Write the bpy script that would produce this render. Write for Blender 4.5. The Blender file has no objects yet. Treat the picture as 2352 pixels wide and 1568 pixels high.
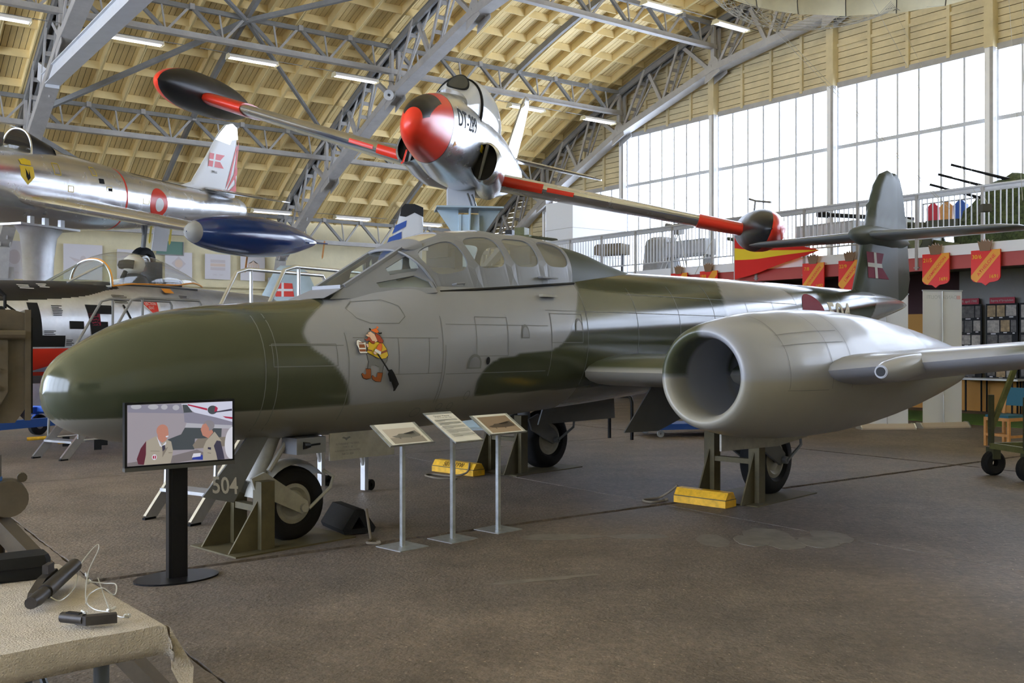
import bpy, bmesh, math, random
from mathutils import Vector as V, Matrix as M
random.seed(4)
S = bpy.context.scene
C = S.collection
R = math.radians
# ---------------------------------------------------------------- camera, sky, light, exposure
cam = bpy.data.cameras.new('camera'); cam.lens = 35; cam.sensor_width = 36; cam.clip_end = 300
co = bpy.data.objects.new('camera', cam); C.objects.link(co)
co.location = (0, 0, 1.63); co.rotation_euler = (R(90), 0, 0)
S.camera = co
wd = bpy.data.worlds.new('sky'); S.world = wd; wd.use_nodes = True
bgn = wd.node_tree.nodes['Background']; bgn.inputs[0].default_value = (.78, .895, 1.13, 1); bgn.inputs[1].default_value = 9.0
S.view_settings.view_transform = 'Standard'; S.view_settings.look = 'None'
S.view_settings.gamma = 1; S.view_settings.use_curve_mapping = False
S.view_settings.exposure = 0.22
S.cycles.use_denoising = True
S.cycles.max_bounces = 12; S.cycles.diffuse_bounces = 7; S.cycles.transparent_max_bounces = 16
S.cycles.caustics_reflective = False; S.cycles.caustics_refractive = False
S.cycles.sample_clamp_indirect = 12
# hall axes: a runs along the hall, w across it
AX, AY = .807, .5906
def H(a, w, z=0.0): return V((AX*a - AY*w, AY*a + AX*w, z))
HALL = math.atan2(AY, AX)

def portal(c, ux, vx, sx, sy):          # daylight enters through the glazing: sampling aid for the sky
    L = bpy.data.lights.new('window_portal', 'AREA'); L.shape = 'RECTANGLE'; L.size = sx; L.size_y = sy
    L.cycles.is_portal = True
    o = bpy.data.objects.new('window_portal', L); C.objects.link(o)
    z = ux.cross(vx); m = M((ux, vx, z)).transposed().to_4x4(); m.translation = c; o.matrix_world = m
# end glazing (in view) and opposite end glazing
portal(H(27.2, 14.3, 6.7), V((AY, -AX, 0)), V((0, 0, 1)), 39, 6.2)
portal(H(-15.2, 15, 5.55), V((-AY, AX, 0)), V((0, 0, 1)), 38, 8.5)

# ---------------------------------------------------------------- helpers
MT = {}
def mat(n, col, rough=.6, metal=0, var=0, scale=4, bump=0, bs=60, coat=0, emit=0, spec=.5, detail=4):
    m = bpy.data.materials.new(n); m.use_nodes = True; nt = m.node_tree; b = nt.nodes['Principled BSDF']
    b.inputs['Base Color'].default_value = (*col, 1); b.inputs['Roughness'].default_value = rough
    b.inputs['Metallic'].default_value = metal; b.inputs['Specular IOR Level'].default_value = spec
    if coat: b.inputs['Coat Weight'].default_value = coat; b.inputs['Coat Roughness'].default_value = .12
    if emit: b.inputs['Emission Color'].default_value = (*col, 1); b.inputs['Emission Strength'].default_value = emit
    if var or bump:
        tc = nt.nodes.new('ShaderNodeTexCoord')
    if var:
        nz = nt.nodes.new('ShaderNodeTexNoise'); nz.inputs['Scale'].default_value = scale; nz.inputs['Detail'].default_value = detail
        nz.inputs['Roughness'].default_value = .65
        nt.links.new(tc.outputs['Object'], nz.inputs['Vector'])
        rp = nt.nodes.new('ShaderNodeValToRGB')
        rp.color_ramp.elements[0].position = .3; rp.color_ramp.elements[1].position = .7
        rp.color_ramp.elements[0].color = (*[c*(1-var) for c in col], 1); rp.color_ramp.elements[1].color = (*[min(1, c*(1+var)) for c in col], 1)
        nt.links.new(nz.outputs['Fac'], rp.inputs['Fac']); nt.links.new(rp.outputs['Color'], b.inputs['Base Color'])
        mr = nt.nodes.new('ShaderNodeMapRange'); mr.inputs['To Min'].default_value = max(.02, rough-.08); mr.inputs['To Max'].default_value = min(1, rough+.1)
        nt.links.new(nz.outputs['Fac'], mr.inputs['Value']); nt.links.new(mr.outputs['Result'], b.inputs['Roughness'])
    if bump:
        n2 = nt.nodes.new('ShaderNodeTexNoise'); n2.inputs['Scale'].default_value = bs; n2.inputs['Detail'].default_value = 3
        nt.links.new(tc.outputs['Object'], n2.inputs['Vector'])
        bp = nt.nodes.new('ShaderNodeBump'); bp.inputs['Strength'].default_value = bump; bp.inputs['Distance'].default_value = .02
        nt.links.new(n2.outputs['Fac'], bp.inputs['Height']); nt.links.new(bp.outputs['Normal'], b.inputs['Normal'])
    MT[n] = m; return m
def glassmat(n, tint, clear, milk, rough=.05, milkcol=(.8, .8, .78)):
    m = bpy.data.materials.new(n); m.use_nodes = True; nt = m.node_tree; nt.nodes.clear()
    out = nt.nodes.new('ShaderNodeOutputMaterial')
    t = nt.nodes.new('ShaderNodeBsdfTransparent'); t.inputs[0].default_value = (*tint, 1)
    g = nt.nodes.new('ShaderNodeBsdfGlossy'); g.inputs['Roughness'].default_value = rough
    d = nt.nodes.new('ShaderNodeBsdfDiffuse'); d.inputs[0].default_value = (*milkcol, 1)
    m1 = nt.nodes.new('ShaderNodeMixShader'); m1.inputs[0].default_value = milk
    nt.links.new(t.outputs[0], m1.inputs[1]); nt.links.new(d.outputs[0], m1.inputs[2])
    lw = nt.nodes.new('ShaderNodeLayerWeight'); lw.inputs[0].default_value = .5
    pw = nt.nodes.new('ShaderNodeMath'); pw.operation = 'POWER'; pw.inputs[1].default_value = 4; nt.links.new(lw.outputs['Facing'], pw.inputs[0])
    fr = nt.nodes.new('ShaderNodeMapRange'); fr.inputs['To Min'].default_value = .05; fr.inputs['To Max'].default_value = .6; nt.links.new(pw.outputs[0], fr.inputs['Value'])
    m2 = nt.nodes.new('ShaderNodeMixShader'); nt.links.new(fr.outputs[0], m2.inputs[0])
    nt.links.new(m1.outputs[0], m2.inputs[1]); nt.links.new(g.outputs[0], m2.inputs[2]); nt.links.new(m2.outputs[0], out.inputs[0])
    MT[n] = m; return m

class MB:
    def __init__(s): s.v = []; s.f = []; s.m = []
    def add(s, vs, fs, mi=0):
        n = len(s.v); s.v += [tuple(p) for p in vs]; s.f += [[i+n for i in q] for q in fs]; s.m += [mi]*len(fs); return s
    def box(s, x0, y0, z0, x1, y1, z1, mi=0):
        return s.add([(x, y, z) for x in (x0, x1) for y in (y0, y1) for z in (z0, z1)],
                     [(0,1,3,2),(4,6,7,5),(0,4,5,1),(2,3,7,6),(0,2,6,4),(1,5,7,3)], mi)
    def cbox(s, c, sx, sy, sz, mi=0): return s.box(c[0]-sx/2, c[1]-sy/2, c[2]-sz/2, c[0]+sx/2, c[1]+sy/2, c[2]+sz/2, mi)
    def beam(s, p, q, w, h, up=(0, 0, 1), mi=0):
        p, q = V(p), V(q); d = (q-p).normalized(); u = V(up)
        if abs(d.dot(u)) > .98: u = V((1, 0, 0))
        x = d.cross(u).normalized()*w/2; y = x.cross(d).normalized()*h/2
        vs = [b+i*x+j*y for b in (p, q) for i, j in ((-1,-1),(1,-1),(1,1),(-1,1))]
        return s.add(vs, [(3,2,1,0),(4,5,6,7),(0,1,5,4),(1,2,6,5),(2,3,7,6),(3,0,4,7)], mi)
    def tube(s, pts, r, n=8, mi=0, cap=True):
        pts = [V(p) for p in pts]; k = len(pts); rs = r if isinstance(r, (list, tuple)) else [r]*k
        ref = V((0, 0, 1)); rings = []
        for i in range(k):
            d = (pts[min(i+1, k-1)]-pts[max(i-1, 0)])
            d = d.normalized() if d.length > 1e-9 else V((0, 0, 1))
            if i == 0:
                ref = V((0, 0, 1)) if abs(d.z) < .95 else V((1, 0, 0))
                x = d.cross(ref).normalized()
            else:
                x = (x-d*x.dot(d)); x = x.normalized() if x.length > 1e-6 else d.orthogonal().normalized()
            y = d.cross(x)
            rings.append([pts[i]+rs[i]*(math.cos(t)*x+math.sin(t)*y) for t in [2*math.pi*j/n for j in range(n)]])
        return s.loft(rings, mi, cap)
    def loft(s, rings, mi=0, cap=True, closed=True):
        n = len(rings[0]); vs = [p for r in rings for p in r]; fs = []
        for i in range(len(rings)-1):
            for j in range(n if closed else n-1):
                a = i*n+j; b = i*n+(j+1) % n; fs.append((a, b, b+n, a+n))
        if cap: fs.append(list(range(n))[::-1]); fs.append([len(vs)-n+j for j in range(n)])
        return s.add(vs, fs, mi)
    def lathe(s, prof, o=(0,0,0), ax=(0,0,1), n=24, mi=0):      # prof: list of (dist along axis, radius)
        o = V(o); d = V(ax).normalized(); x = d.orthogonal().normalized(); y = d.cross(x)
        rings = [[o+d*t+max(r, 1e-4)*(math.cos(q)*x+math.sin(q)*y) for q in [2*math.pi*j/n for j in range(n)]] for t, r in prof]
        return s.loft(rings, mi, False)
    def prism(s, poly, f0, f1, mi=0):                          # poly 2-D, f0/f1 map a 2-D point to the two faces
        n = len(poly); vs = [f0(*p) for p in poly]+[f1(*p) for p in poly]
        return s.add(vs, [list(range(n))[::-1], list(range(n, 2*n))]+[(i, (i+1) % n, n+(i+1) % n, n+i) for i in range(n)], mi)
    def mesh(s, name, mats=None, smooth=False, ang=40):
        me = bpy.data.meshes.new(name); me.from_pydata(s.v, [], s.f)
        ms = mats if isinstance(mats, (list, tuple)) else [mats]
        for q in ms: me.materials.append(MT[q] if isinstance(q, str) else q)
        if len(ms) > 1: me.polygons.foreach_set('material_index', s.m)
        bm = bmesh.new(); bm.from_mesh(me); bmesh.ops.recalc_face_normals(bm, faces=bm.faces); bm.to_mesh(me); bm.free()
        if smooth:
            me.polygons.foreach_set('use_smooth', [True]*len(me.polygons)); me.set_sharp_from_angle(angle=R(ang))
        me.update(); return me
    def build(s, name, mats=None, parent=None, smooth=False, label=None, ang=40):
        return obj(name, s.mesh(name, mats, smooth, ang), parent, label)
def obj(name, me, parent=None, label=None, loc=None, rot=None):
    o = bpy.data.objects.new(name, me); C.objects.link(o)
    if parent: o.parent = parent
    if label: o['label'] = label
    if loc is not None: o.location = loc
    if rot is not None: o.rotation_euler = rot
    return o
def tag(o, label, cat, group=None):
    o['label'] = label; o['category'] = cat
    if group: o['group'] = group
    return o
def thing(name, label, cat, loc=(0,0,0), rz=0, group=None, rot=None):
    o = bpy.data.objects.new(name, None); C.objects.link(o); o.empty_display_size = .2
    o.location = loc; o.rotation_euler = rot if rot else (0, 0, rz)
    return tag(o, label, cat, group)
def struct(o): o['kind'] = 'structure'; return o
def dup(root, loc, rz=None, label=None):
    r = root.copy(); C.objects.link(r); r.location = loc
    if rz is not None: r.rotation_euler = (0, 0, rz)
    if label: r['label'] = label
    for ch in root.children:
        c = ch.copy(); C.objects.link(c); c.parent = r
        for g in ch.children:
            d = g.copy(); C.objects.link(d); d.parent = c
    return r
def itp(tab, x, k=1):                                           # smooth interpolation in a table of rows (x, v1, v2 ..)
    if x <= tab[0][0]: return tab[0][k]
    if x >= tab[-1][0]: return tab[-1][k]
    i = 0
    while tab[i+1][0] < x: i += 1
    def sl(j):
        if j <= 0 or j >= len(tab)-1:
            j = min(max(j, 0), len(tab)-1); a, b = (j, j+1) if j == 0 else (j-1, j)
            return (tab[b][k]-tab[a][k])/(tab[b][0]-tab[a][0])
        s1 = (tab[j][k]-tab[j-1][k])/(tab[j][0]-tab[j-1][0]); s2 = (tab[j+1][k]-tab[j][k])/(tab[j+1][0]-tab[j][0])
        return 0 if s1*s2 <= 0 else 2*s1*s2/(s1+s2)
    h = tab[i+1][0]-tab[i][0]; t = (x-tab[i][0])/h; y0, y1 = tab[i][k], tab[i+1][k]
    return (2*t**3-3*t*t+1)*y0+(t**3-2*t*t+t)*h*sl(i)+(-2*t**3+3*t*t)*y1+(t**3-t*t)*h*sl(i+1)
def text2d(body, size, align='CENTER', font_shear=0, bold=0):
    cu = bpy.data.curves.new('lettering', 'FONT'); cu.body = body; cu.size = size; cu.align_x = align; cu.align_y = 'CENTER'
    cu.shear = font_shear; cu.offset = bold; cu.resolution_u = 3
    o = bpy.data.objects.new('lettering', cu); C.objects.link(o)
    me = bpy.data.meshes.new_from_object(o.evaluated_get(bpy.context.evaluated_depsgraph_get()))
    vs = [(v.co.x, v.co.y) for v in me.vertices]; fs = [list(p.vertices) for p in me.polygons]
    bpy.data.objects.remove(o); bpy.data.curves.remove(cu); bpy.data.meshes.remove(me)
    return vs, fs
def decal(name, shapes, surf, mats, parent, maxlen=.08, label=None, stuff=False):
    # flat print: shapes = [(kind, data, material index)], kind 'p' polygon or 'm' (verts, faces); surf maps (p, q) to a point on the carrier
    bm = bmesh.new()
    for lay, (kind, dat, mi) in enumerate(shapes):
        vs, fs = (dat, [list(range(len(dat)))]) if kind == 'p' else dat
        bv = [bm.verts.new((x, y, lay)) for x, y in vs]
        for q in fs:
            try: f = bm.faces.new([bv[i] for i in q]); f.material_index = mi
            except ValueError: pass
    bmesh.ops.triangulate(bm, faces=bm.faces[:])
    for _ in range(5):
        es = [e for e in bm.edges if e.calc_length() > maxlen]
        if not es: break
        bmesh.ops.subdivide_edges(bm, edges=es, cuts=1); bmesh.ops.triangulate(bm, faces=[f for f in bm.faces if len(f.verts) > 3])
    for v in bm.verts: v.co = surf(v.co.x, v.co.y, v.co.z)
    me = bpy.data.meshes.new(name); bm.to_mesh(me); bm.free()
    for q in (mats if isinstance(mats, (list, tuple)) else [mats]): me.materials.append(MT[q])
    me.polygons.foreach_set('use_smooth', [True]*len(me.polygons))
    o = obj(name, me, parent, label)
    if stuff: o['kind'] = 'stuff'
    return o
def ell(cx, cy, rx, ry=None, n=28, a0=0, a1=360):
    ry = rx if ry is None else ry
    k = n if a1-a0 >= 360 else n+1
    return [(cx+rx*math.cos(R(a0+(a1-a0)*i/n)), cy+ry*math.sin(R(a0+(a1-a0)*i/n))) for i in range(k)]
def rect(x0, y0, x1, y1): return [(x0, y0), (x1, y0), (x1, y1), (x0, y1)]
def seg(x0, y0, x1, y1, w):                                     # a 2-D stroke
    d = math.hypot(x1-x0, y1-y0); nx, ny = -(y1-y0)/d*w/2, (x1-x0)/d*w/2
    return [(x0+nx, y0+ny), (x0-nx, y0-ny), (x1-nx, y1-ny), (x1+nx, y1+ny)]

# ---------------------------------------------------------------- materials
mat('concrete', (.158, .137, .12), .6, var=.3, scale=1.6, bump=.5, bs=38, detail=14)
mat('joint', (.02, .018, .016), .9)
mat('patch', (.175, .158, .138), .6, var=.3, scale=7, detail=10)
mat('cream', (.62, .56, .36), .55, var=.07, scale=2)
mat('roofcream', (.78, .62, .3), .6, var=.08, scale=1.5)
mat('board', (.58, .49, .29), .6, var=.16, scale=1.3)
mat('boardgap', (.06, .05, .03), .9)
mat('steel', (.36, .35, .335), .5, var=.12, scale=3)
mat('lightsteel', (.55, .57, .6), .45, var=.06, scale=3)
mat('darksteel', (.2, .2, .195), .5, var=.15, scale=3)
mat('whitewall', (.8, .82, .84), .6)
mat('white', (.8, .8, .8), .5)
mat('paper', (.85, .85, .84), .7)
mat('black', (.01, .01, .011), .4, spec=.2)
mat('matblack', (.014, .014, .014), .7, spec=.15)
mat('rubber', (.013, .013, .013), .75, bump=.2, bs=90, spec=.15)
mat('alu', (.62, .63, .64), .35, metal=.9, var=.1, scale=6)
mat('galv', (.5, .53, .55), .42, metal=.75, var=.2, scale=14)
mat('yellowpaint', (.75, .42, .02), .5, var=.25, scale=12)
mat('red', (.62, .03, .02), .35)
mat('redbeam', (.42, .07, .06), .5)
mat('tube', (1, .97, .92), .4, emit=2.2)
mat('tubeoff', (.75, .72, .8), .4, emit=.25)
glassmat('pane', (1, 1, 1), 1, .03)
# ---------------------------------------------------------------- floor: concrete slabs with open joints
nt = MT['concrete'].node_tree; b = nt.nodes['Principled BSDF']; rp = [n for n in nt.nodes if n.type == 'VALTORGB'][0]
vo = nt.nodes.new('ShaderNodeTexVoronoi'); vo.inputs['Scale'].default_value = 22
tcn = [n for n in nt.nodes if n.type == 'TEX_COORD'][0]; nt.links.new(tcn.outputs['Object'], vo.inputs['Vector'])
lt = nt.nodes.new('ShaderNodeMath'); lt.operation = 'LESS_THAN'; lt.inputs[1].default_value = .13
nt.links.new(vo.outputs['Distance'], lt.inputs[0])
cg = nt.nodes.new('ShaderNodeMath'); cg.operation = 'MULTIPLY'
sc_ = nt.nodes.new('ShaderNodeSeparateColor'); nt.links.new(vo.outputs['Color'], sc_.inputs[0])
nt.links.new(lt.outputs[0], cg.inputs[0]); nt.links.new(sc_.outputs[0], cg.inputs[1])
mx = nt.nodes.new('ShaderNodeMix'); mx.data_type = 'RGBA'; mx.inputs['B'].default_value = (.42, .37, .29, 1)
nt.links.new(cg.outputs[0], mx.inputs['Factor']); nt.links.new(rp.outputs['Color'], mx.inputs['A'])
# fine grain
n4 = nt.nodes.new('ShaderNodeTexNoise'); n4.inputs['Scale'].default_value = 16; n4.inputs['Detail'].default_value = 12; n4.inputs['Roughness'].default_value = .75
nt.links.new(tcn.outputs['Object'], n4.inputs['Vector'])
r4 = nt.nodes.new('ShaderNodeValToRGB'); r4.color_ramp.elements[0].position = .36; r4.color_ramp.elements[1].position = .64
r4.color_ramp.elements[0].color = (.66, .66, .66, 1); r4.color_ramp.elements[1].color = (1.3, 1.28, 1.25, 1)
nt.links.new(n4.outputs['Fac'], r4.inputs['Fac'])
# broad tone changes of old concrete
nz = nt.nodes.new('ShaderNodeTexNoise'); nz.inputs['Scale'].default_value = .33; nz.inputs['Detail'].default_value = 4
nt.links.new(tcn.outputs['Object'], nz.inputs['Vector'])
r2 = nt.nodes.new('ShaderNodeValToRGB'); r2.color_ramp.elements[0].position = .35; r2.color_ramp.elements[1].position = .66
r2.color_ramp.elements[0].color = (.72, .72, .76, 1); r2.color_ramp.elements[1].color = (1.15, 1.07, 1, 1)
nt.links.new(nz.outputs['Fac'], r2.inputs['Fac'])
m3 = nt.nodes.new('ShaderNodeMix'); m3.data_type = 'RGBA'; m3.blend_type = 'MULTIPLY'; m3.inputs['Factor'].default_value = 1
nt.links.new(mx.outputs['Result'], m3.inputs['A']); nt.links.new(r2.outputs['Color'], m3.inputs['B'])
m5 = nt.nodes.new('ShaderNodeMix'); m5.data_type = 'RGBA'; m5.blend_type = 'MULTIPLY'; m5.inputs['Factor'].default_value = 1
nt.links.new(m3.outputs['Result'], m5.inputs['A']); nt.links.new(r4.outputs['Color'], m5.inputs['B']); nt.links.new(m5.outputs['Result'], b.inputs['Base Color'])
def hbox(mb, a0, w0, z0, a1, w1, z1, mi=0):
    return mb.add([H(a, w, z) for a in (a0, a1) for w in (w0, w1) for z in (z0, z1)],
                  [(0,1,3,2),(4,6,7,5),(0,4,5,1),(2,3,7,6),(0,2,6,4),(1,5,7,3)], mi)
fl = struct(hbox(MB(), -15.2, -5.7, -.3, 27.4, 39.2, -.06).build('floor', 'joint'))
ja = [-15.2, -14.5, -9.1, -3.7, 1.7, 7.1, 12.5, 17.9, 23.3, 27.4]; jw = [-5.7, -3.7, 1.75, 7.15, 12.6, 18, 23.4, 28.8, 34.2, 39.2]
def edge(p, q, n, amp):
    d = q-p; nn = V((-d.y, d.x, 0)).normalized()
    return [p+d*(i/n)+nn*(random.uniform(-amp, amp) if 0 < i < n else 0) for i in range(n)]
for i in range(len(ja)-1):
    for j in range(len(jw)-1):
        ga = lambda v: {12.5: .03, 1.7: .009}.get(v, .011); gw = lambda v: {7.15: .042}.get(v, .013)
        a0_, a1_, w0_, w1_ = ja[i]+ga(ja[i]), ja[i+1]-ga(ja[i+1]), jw[j]+gw(jw[j]), jw[j+1]-gw(jw[j+1])
        c = [H(a0_, w0_), H(a1_, w0_), H(a1_, w1_), H(a0_, w1_)]
        near = -4 < ja[i] < 18 and jw[j] < 16
        ring = []
        for k in range(4): ring += edge(c[k], c[(k+1) % 4], 60 if near else 2, .008 if near else 0)
        mb = MB(); n = len(ring)
        mb.add([(p.x, p.y, 0) for p in ring]+[(p.x, p.y, -.06) for p in ring], [list(range(n))]+[(k, n+k, n+(k+1) % n, (k+1) % n) for k in range(n)])
        mb.build('floor_slab', 'concrete', fl)
pk = 0
for u, v, rx, ry, sh in [(1637, 1241, .13, .09, 0), (1765, 1230, .2, .12, 0), (1800, 1247, .16, .09, 0), (1910, 1233, .16, .1, 0), (1880, 1246, .16, .08, 0), (1725, 1242, .14, .08, 0)]:
    Y = 2287*1.63/(v-784); X = (u-1176)/2287*Y
    MB().prism([(X+p[0]*random.uniform(.9, 1.1), Y+p[1]*4*random.uniform(.9, 1.1)) for p in ell(0, 0, rx, ry*.7, 22)], lambda x, y: (x, y, .0005), lambda x, y: (x, y, .0015+.0007*pk)).build('repair_patch', 'patch', fl); pk += 1
for u, v, l, wd_ in [(1255, 1330, .42, .05), (1285, 1233, .35, .12), (1470, 1232, .26, .1)]:
    Y = 2287*1.63/(v-784); X = (u-1176)/2287*Y
    MB().prism([(X+l*math.cos(t)*random.uniform(.85, 1.1)+.25*math.sin(t)*wd_, Y+(wd_*math.sin(t)+.35*l*math.cos(t)*(v > 1300))*random.uniform(.9, 1.1)) for t in [2*math.pi*k/26 for k in range(26)]],
               lambda x, y: (x, y, .001), lambda x, y: (x, y, .003)).build('repair_patch', 'patch', fl)
# ---------------------------------------------------------------- roof: arched deck of planks on rafters and purlins
def Zt(w): return 13.62-.0152*(w-17)**2
ce = struct(bpy.data.objects.new('ceiling', None)); C.objects.link(ce)
wn = [17+1.1*0]+[19.2+1.225*k for k in range(17)]            # 17 .. 38.8
def strip(mb, a0, a1, ws, z0, z1, mi=0):
    rings = [[H(a0, w, Zt(w)+z0), H(a1, w, Zt(w)+z0), H(a1, w, Zt(w)+z1), H(a0, w, Zt(w)+z1)] for w in ws]
    return mb.loft(rings, mi)
strip(MB(), -15.2, 27.6, [17-1.2*k for k in range(19, -1, -1)]+wn[1:], .52, .62).build('roof_deck', 'boardgap', ce)
strip(MB(), -15.2, 1.0, [17-1.2*k for k in range(19, -1, -1)]+wn[1:], .46, .5).build('roof_lining', 'roofcream', ce)
strip(MB(), 1.0, 27.6, [17-1.2*k for k in range(19, -1, -1)], .46, .5).build('roof_lining', 'roofcream', ce)
k = 0
while 1.0+k/6 < 27.3:
    a = 1.0+k/6; strip(MB(), a+.008, a+.157, wn, .47+random.uniform(-.004, .004), .5).build('deck_plank', 'roofcream', ce); k += 1
for k in range(27):
    a = 1.0+k
    strip(MB(), a-.05, a-.006, wn, .2, .47).build('rafter', 'roofcream', ce)
    strip(MB(), a+.006, a+.05, wn, .2+.015*(k % 2), .47).build('rafter', 'roofcream', ce)
TR = [-4.0, 6.2, 16.4, 26.55]
for w in wn[1:]:
    for a0, a1 in zip([1.0]+TR[1:3], TR[1:4]):
        mb = MB(); rings = []
        for a in (a0, a1):
            rings.append([H(a, w-.045, Zt(w)+.47), H(a, w-.025, Zt(w)+.235), H(a, w+.025, Zt(w)+.235), H(a, w+.045, Zt(w)+.47)])
        mb.loft(rings).build('purlin', 'roofcream', ce)
# ---------------------------------------------------------------- steel trusses
GW = [19.2, 24.1, 29.0, 33.9, 38.4]
def Zpl(w):
    if w <= GW[0] or w >= GW[-1]: return Zt(w)
    i = max(k for k in range(len(GW)-1) if GW[k] <= w); f = (w-GW[i])/(GW[i+1]-GW[i]); return Zt(GW[i])*(1-f)+Zt(GW[i+1])*f
def Zl(w): return Zpl(w)-1.7
def truss(a, label, name='roof_truss'):
    t = thing(name, label, 'truss', H(a, 28, 0), HALL, 'roof trusses')
    def P(w, z, da=0): return (da, w-28, z)
    def part(nm, p, q, w, h, m='steel', up=(1, 0, 0)): MB().beam(p, q, w, h, up).build(nm, m, t)
    up_n = []; lo_n = []
    for i in range(len(GW)-1):
        g = GW[i]; s = GW[i+1]-g
        up_n += [g, g+s*.34, g+s*.7]; lo_n += [g, g+s*.52]
    up_n.append(GW[-1]); lo_n.append(GW[-1])
    up_n = [14.2, 16.7]+up_n; lo_n = [14.2, 16.7]+lo_n
    for p, q in zip(up_n, up_n[1:]):
        mb = MB()
        for d in (-.12, .12): mb.beam(P(p, Zt(p)-.08, d), P(q, Zt(q)-.08, d), .22, .09, (1, 0, 0))
        mb.beam(P(p, Zt(p)+.02), P(q, Zt(q)+.02), .03, .36, (1, 0, 0)).build('top_chord', 'darksteel', t)
    for p, q in zip(lo_n, lo_n[1:]):
        mb = MB().beam(P(p, Zl(p)), P(q, Zl(q)), .06, .42, (1, 0, 0))
        for d in (-.2, .2): mb.beam(P(p, Zl(p)+.1, d), P(q, Zl(q)+.1, d), .22, .03, (1, 0, 0))
        mb.build('bottom_chord', 'steel', t)
    def laced(p, q):
        mb = MB()
        for d in (-.16, .16): mb.beam((d, p[1], p[2]), (d, q[1], q[2]), .1, .05, (1, 0, 0))
        for k in range(1, 5):
            f = k/5; c = [p[j]+(q[j]-p[j])*f for j in range(3)]; mb.beam((-.16, c[1], c[2]), (.16, c[1], c[2]), .02, .13)
        mb.build('laced_strut', 'steel', t)
    for i in range(len(GW)-1):
        g = GW[i]; s = GW[i+1]-g
        u1, u2, l1 = g+s*.34, g+s*.7, g+s*.52
        mb = MB()
        for d in (-.13, .13): mb.beam(P(g, Zt(g), d), P(g, Zl(g), d), .16, .1, (1, 0, 0))
        mb.build('post', 'steel', t)
        part('diagonal', P(u1, Zt(u1)), P(g+.2, Zl(g)+.05), .14, .12)
        laced(P(u1, Zt(u1)), P(l1, Zl(l1)))
        part('diagonal', P(u2, Zt(u2)), P(l1, Zl(l1)), .14, .12)
        laced(P(u2, Zt(u2)), P(g+s-.15, Zl(g+s)))
        part('hanger', P(g+s*.17, Zt(g+s*.17)), P(l1-.35, Zl(l1)+.1), .05, .05); part('hanger', P(g+s*.52, Zt(g+s*.52)), P(g+s-.5, Zl(g+s)+.2), .05, .05)
        mb = MB()
        for d in (-.2, .2): mb.prism([(-.35, -.25), (.35, -.25), (.28, .2), (.12, .42), (-.12, .42), (-.28, .2)], lambda x, y: P(g+x, Zl(g)+y-.45*x, d), lambda x, y: P(g+x, Zl(g)+y-.45*x, d+.02))
        mb.build('gusset', 'steel', t)
    # foot on the side wall pier
    part('leg', P(38.4, Zl(38.4)), P(38.75, 3.9), .42, .3); part('leg_strut', P(38.4, Zt(38.4)), P(38.7, 4.4), .16, .14)
    MB().cbox(P(38.78, 3.95), .7, .3, .6).build('shoe', 'steel', t)
    return t
truss(TR[1], 'grey steel roof truss at the far left, carrying the pale tie beam')
truss(TR[2], 'grey steel roof truss behind the red-nosed jet, in the middle of the roof')
truss(TR[3], 'grey steel roof truss against the boarded end wall above the windows')
o = MB().beam(H(TR[1], 31.2, 9.15), H(TR[1], 8, 9.15), .3, .34).beam(H(TR[1], 31.2, 9.33), H(TR[1], 8, 9.33), .42, .03).beam(H(TR[1], 31.2, 8.97), H(TR[1], 8, 8.97), .42, .03)
t = thing('tie_beam', 'pale grey steel tie beam crossing the top left corner', 'beam'); o.build('web', 'lightsteel', t)
MB().beam(H(TR[1], 24, 9.3), H(TR[1], 24, 11.9), .08, .05).build('hanger_rod', 'lightsteel', t)
MB().beam(H(TR[1], 30.6, 9.1), H(TR[1]+.02, 31.9, 9.6), .36, .5).build('gusset', 'lightsteel', t)
# lattice girders along the hall
def girder(w, zt, zb, a0, a1, label, n=6):
    t = thing('lattice_girder', label, 'girder', H(a0, w, 0), HALL, 'lattice girders between the trusses'); L = a1-a0
    MB().beam((0, 0, zt), (L, 0, zt), .12, .13).build('top_chord', 'darksteel', t)
    MB().beam((0, 0, zb), (L, 0, zb), .14, .16).beam((0, 0, zb-.08), (L, 0, zb-.08), .22, .02).build('bottom_chord', 'steel', t)
    s = L/n
    for k in range(n):
        x = k*s
        MB().beam((x+.05, 0, zt), (x+s*.55, 0, zb), .1, .1, (0, 1, 0)).build('diagonal', 'darksteel', t)
        MB().beam((x+s*.58, 0, zb), (x+s-.05, 0, zt), .07, .07, (0, 1, 0)).build('diagonal', 'steel', t)
        MB().beam((x+s*.5, 0, zt), (x+s*.57, 0, zb), .045, .045, (0, 1, 0)).build('post', 'steel', t)
        MB().cbox((x+.02, 0, zt+.02), .14, .2, .16).build('clamp', 'steel', t)
    return t
wh = {24.1: 'high up', 29.0: 'half way up the slope', 33.9: 'low on the slope', 19.2: 'nearest the ridge'}
for g in (24.1, 29.0, 33.9):
    for i in range(1 if g < 25 else 0, 3):
        wi = ('left of the left truss', 'between the two left trusses', 'between middle truss and end wall')[i]
        girder(g, Zt(g)-.05, Zt(g)-.85, TR[i], TR[i+1], 'lattice girder %s, %s' % (wh[g], wi))
for i in (1, 2):
    girder(38.0, 6.65, 5.75, TR[i], TR[i+1], 'grey lattice girder along the cream side wall, %s' % ('at its left end', 'behind the upper silver jet', 'behind the blue tank')[i])
def brace(p, q, w, h, label): tag(MB().beam(p, q, w, h).build('roof_brace', 'darksteel'), label, 'brace', 'roof braces')
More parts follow.
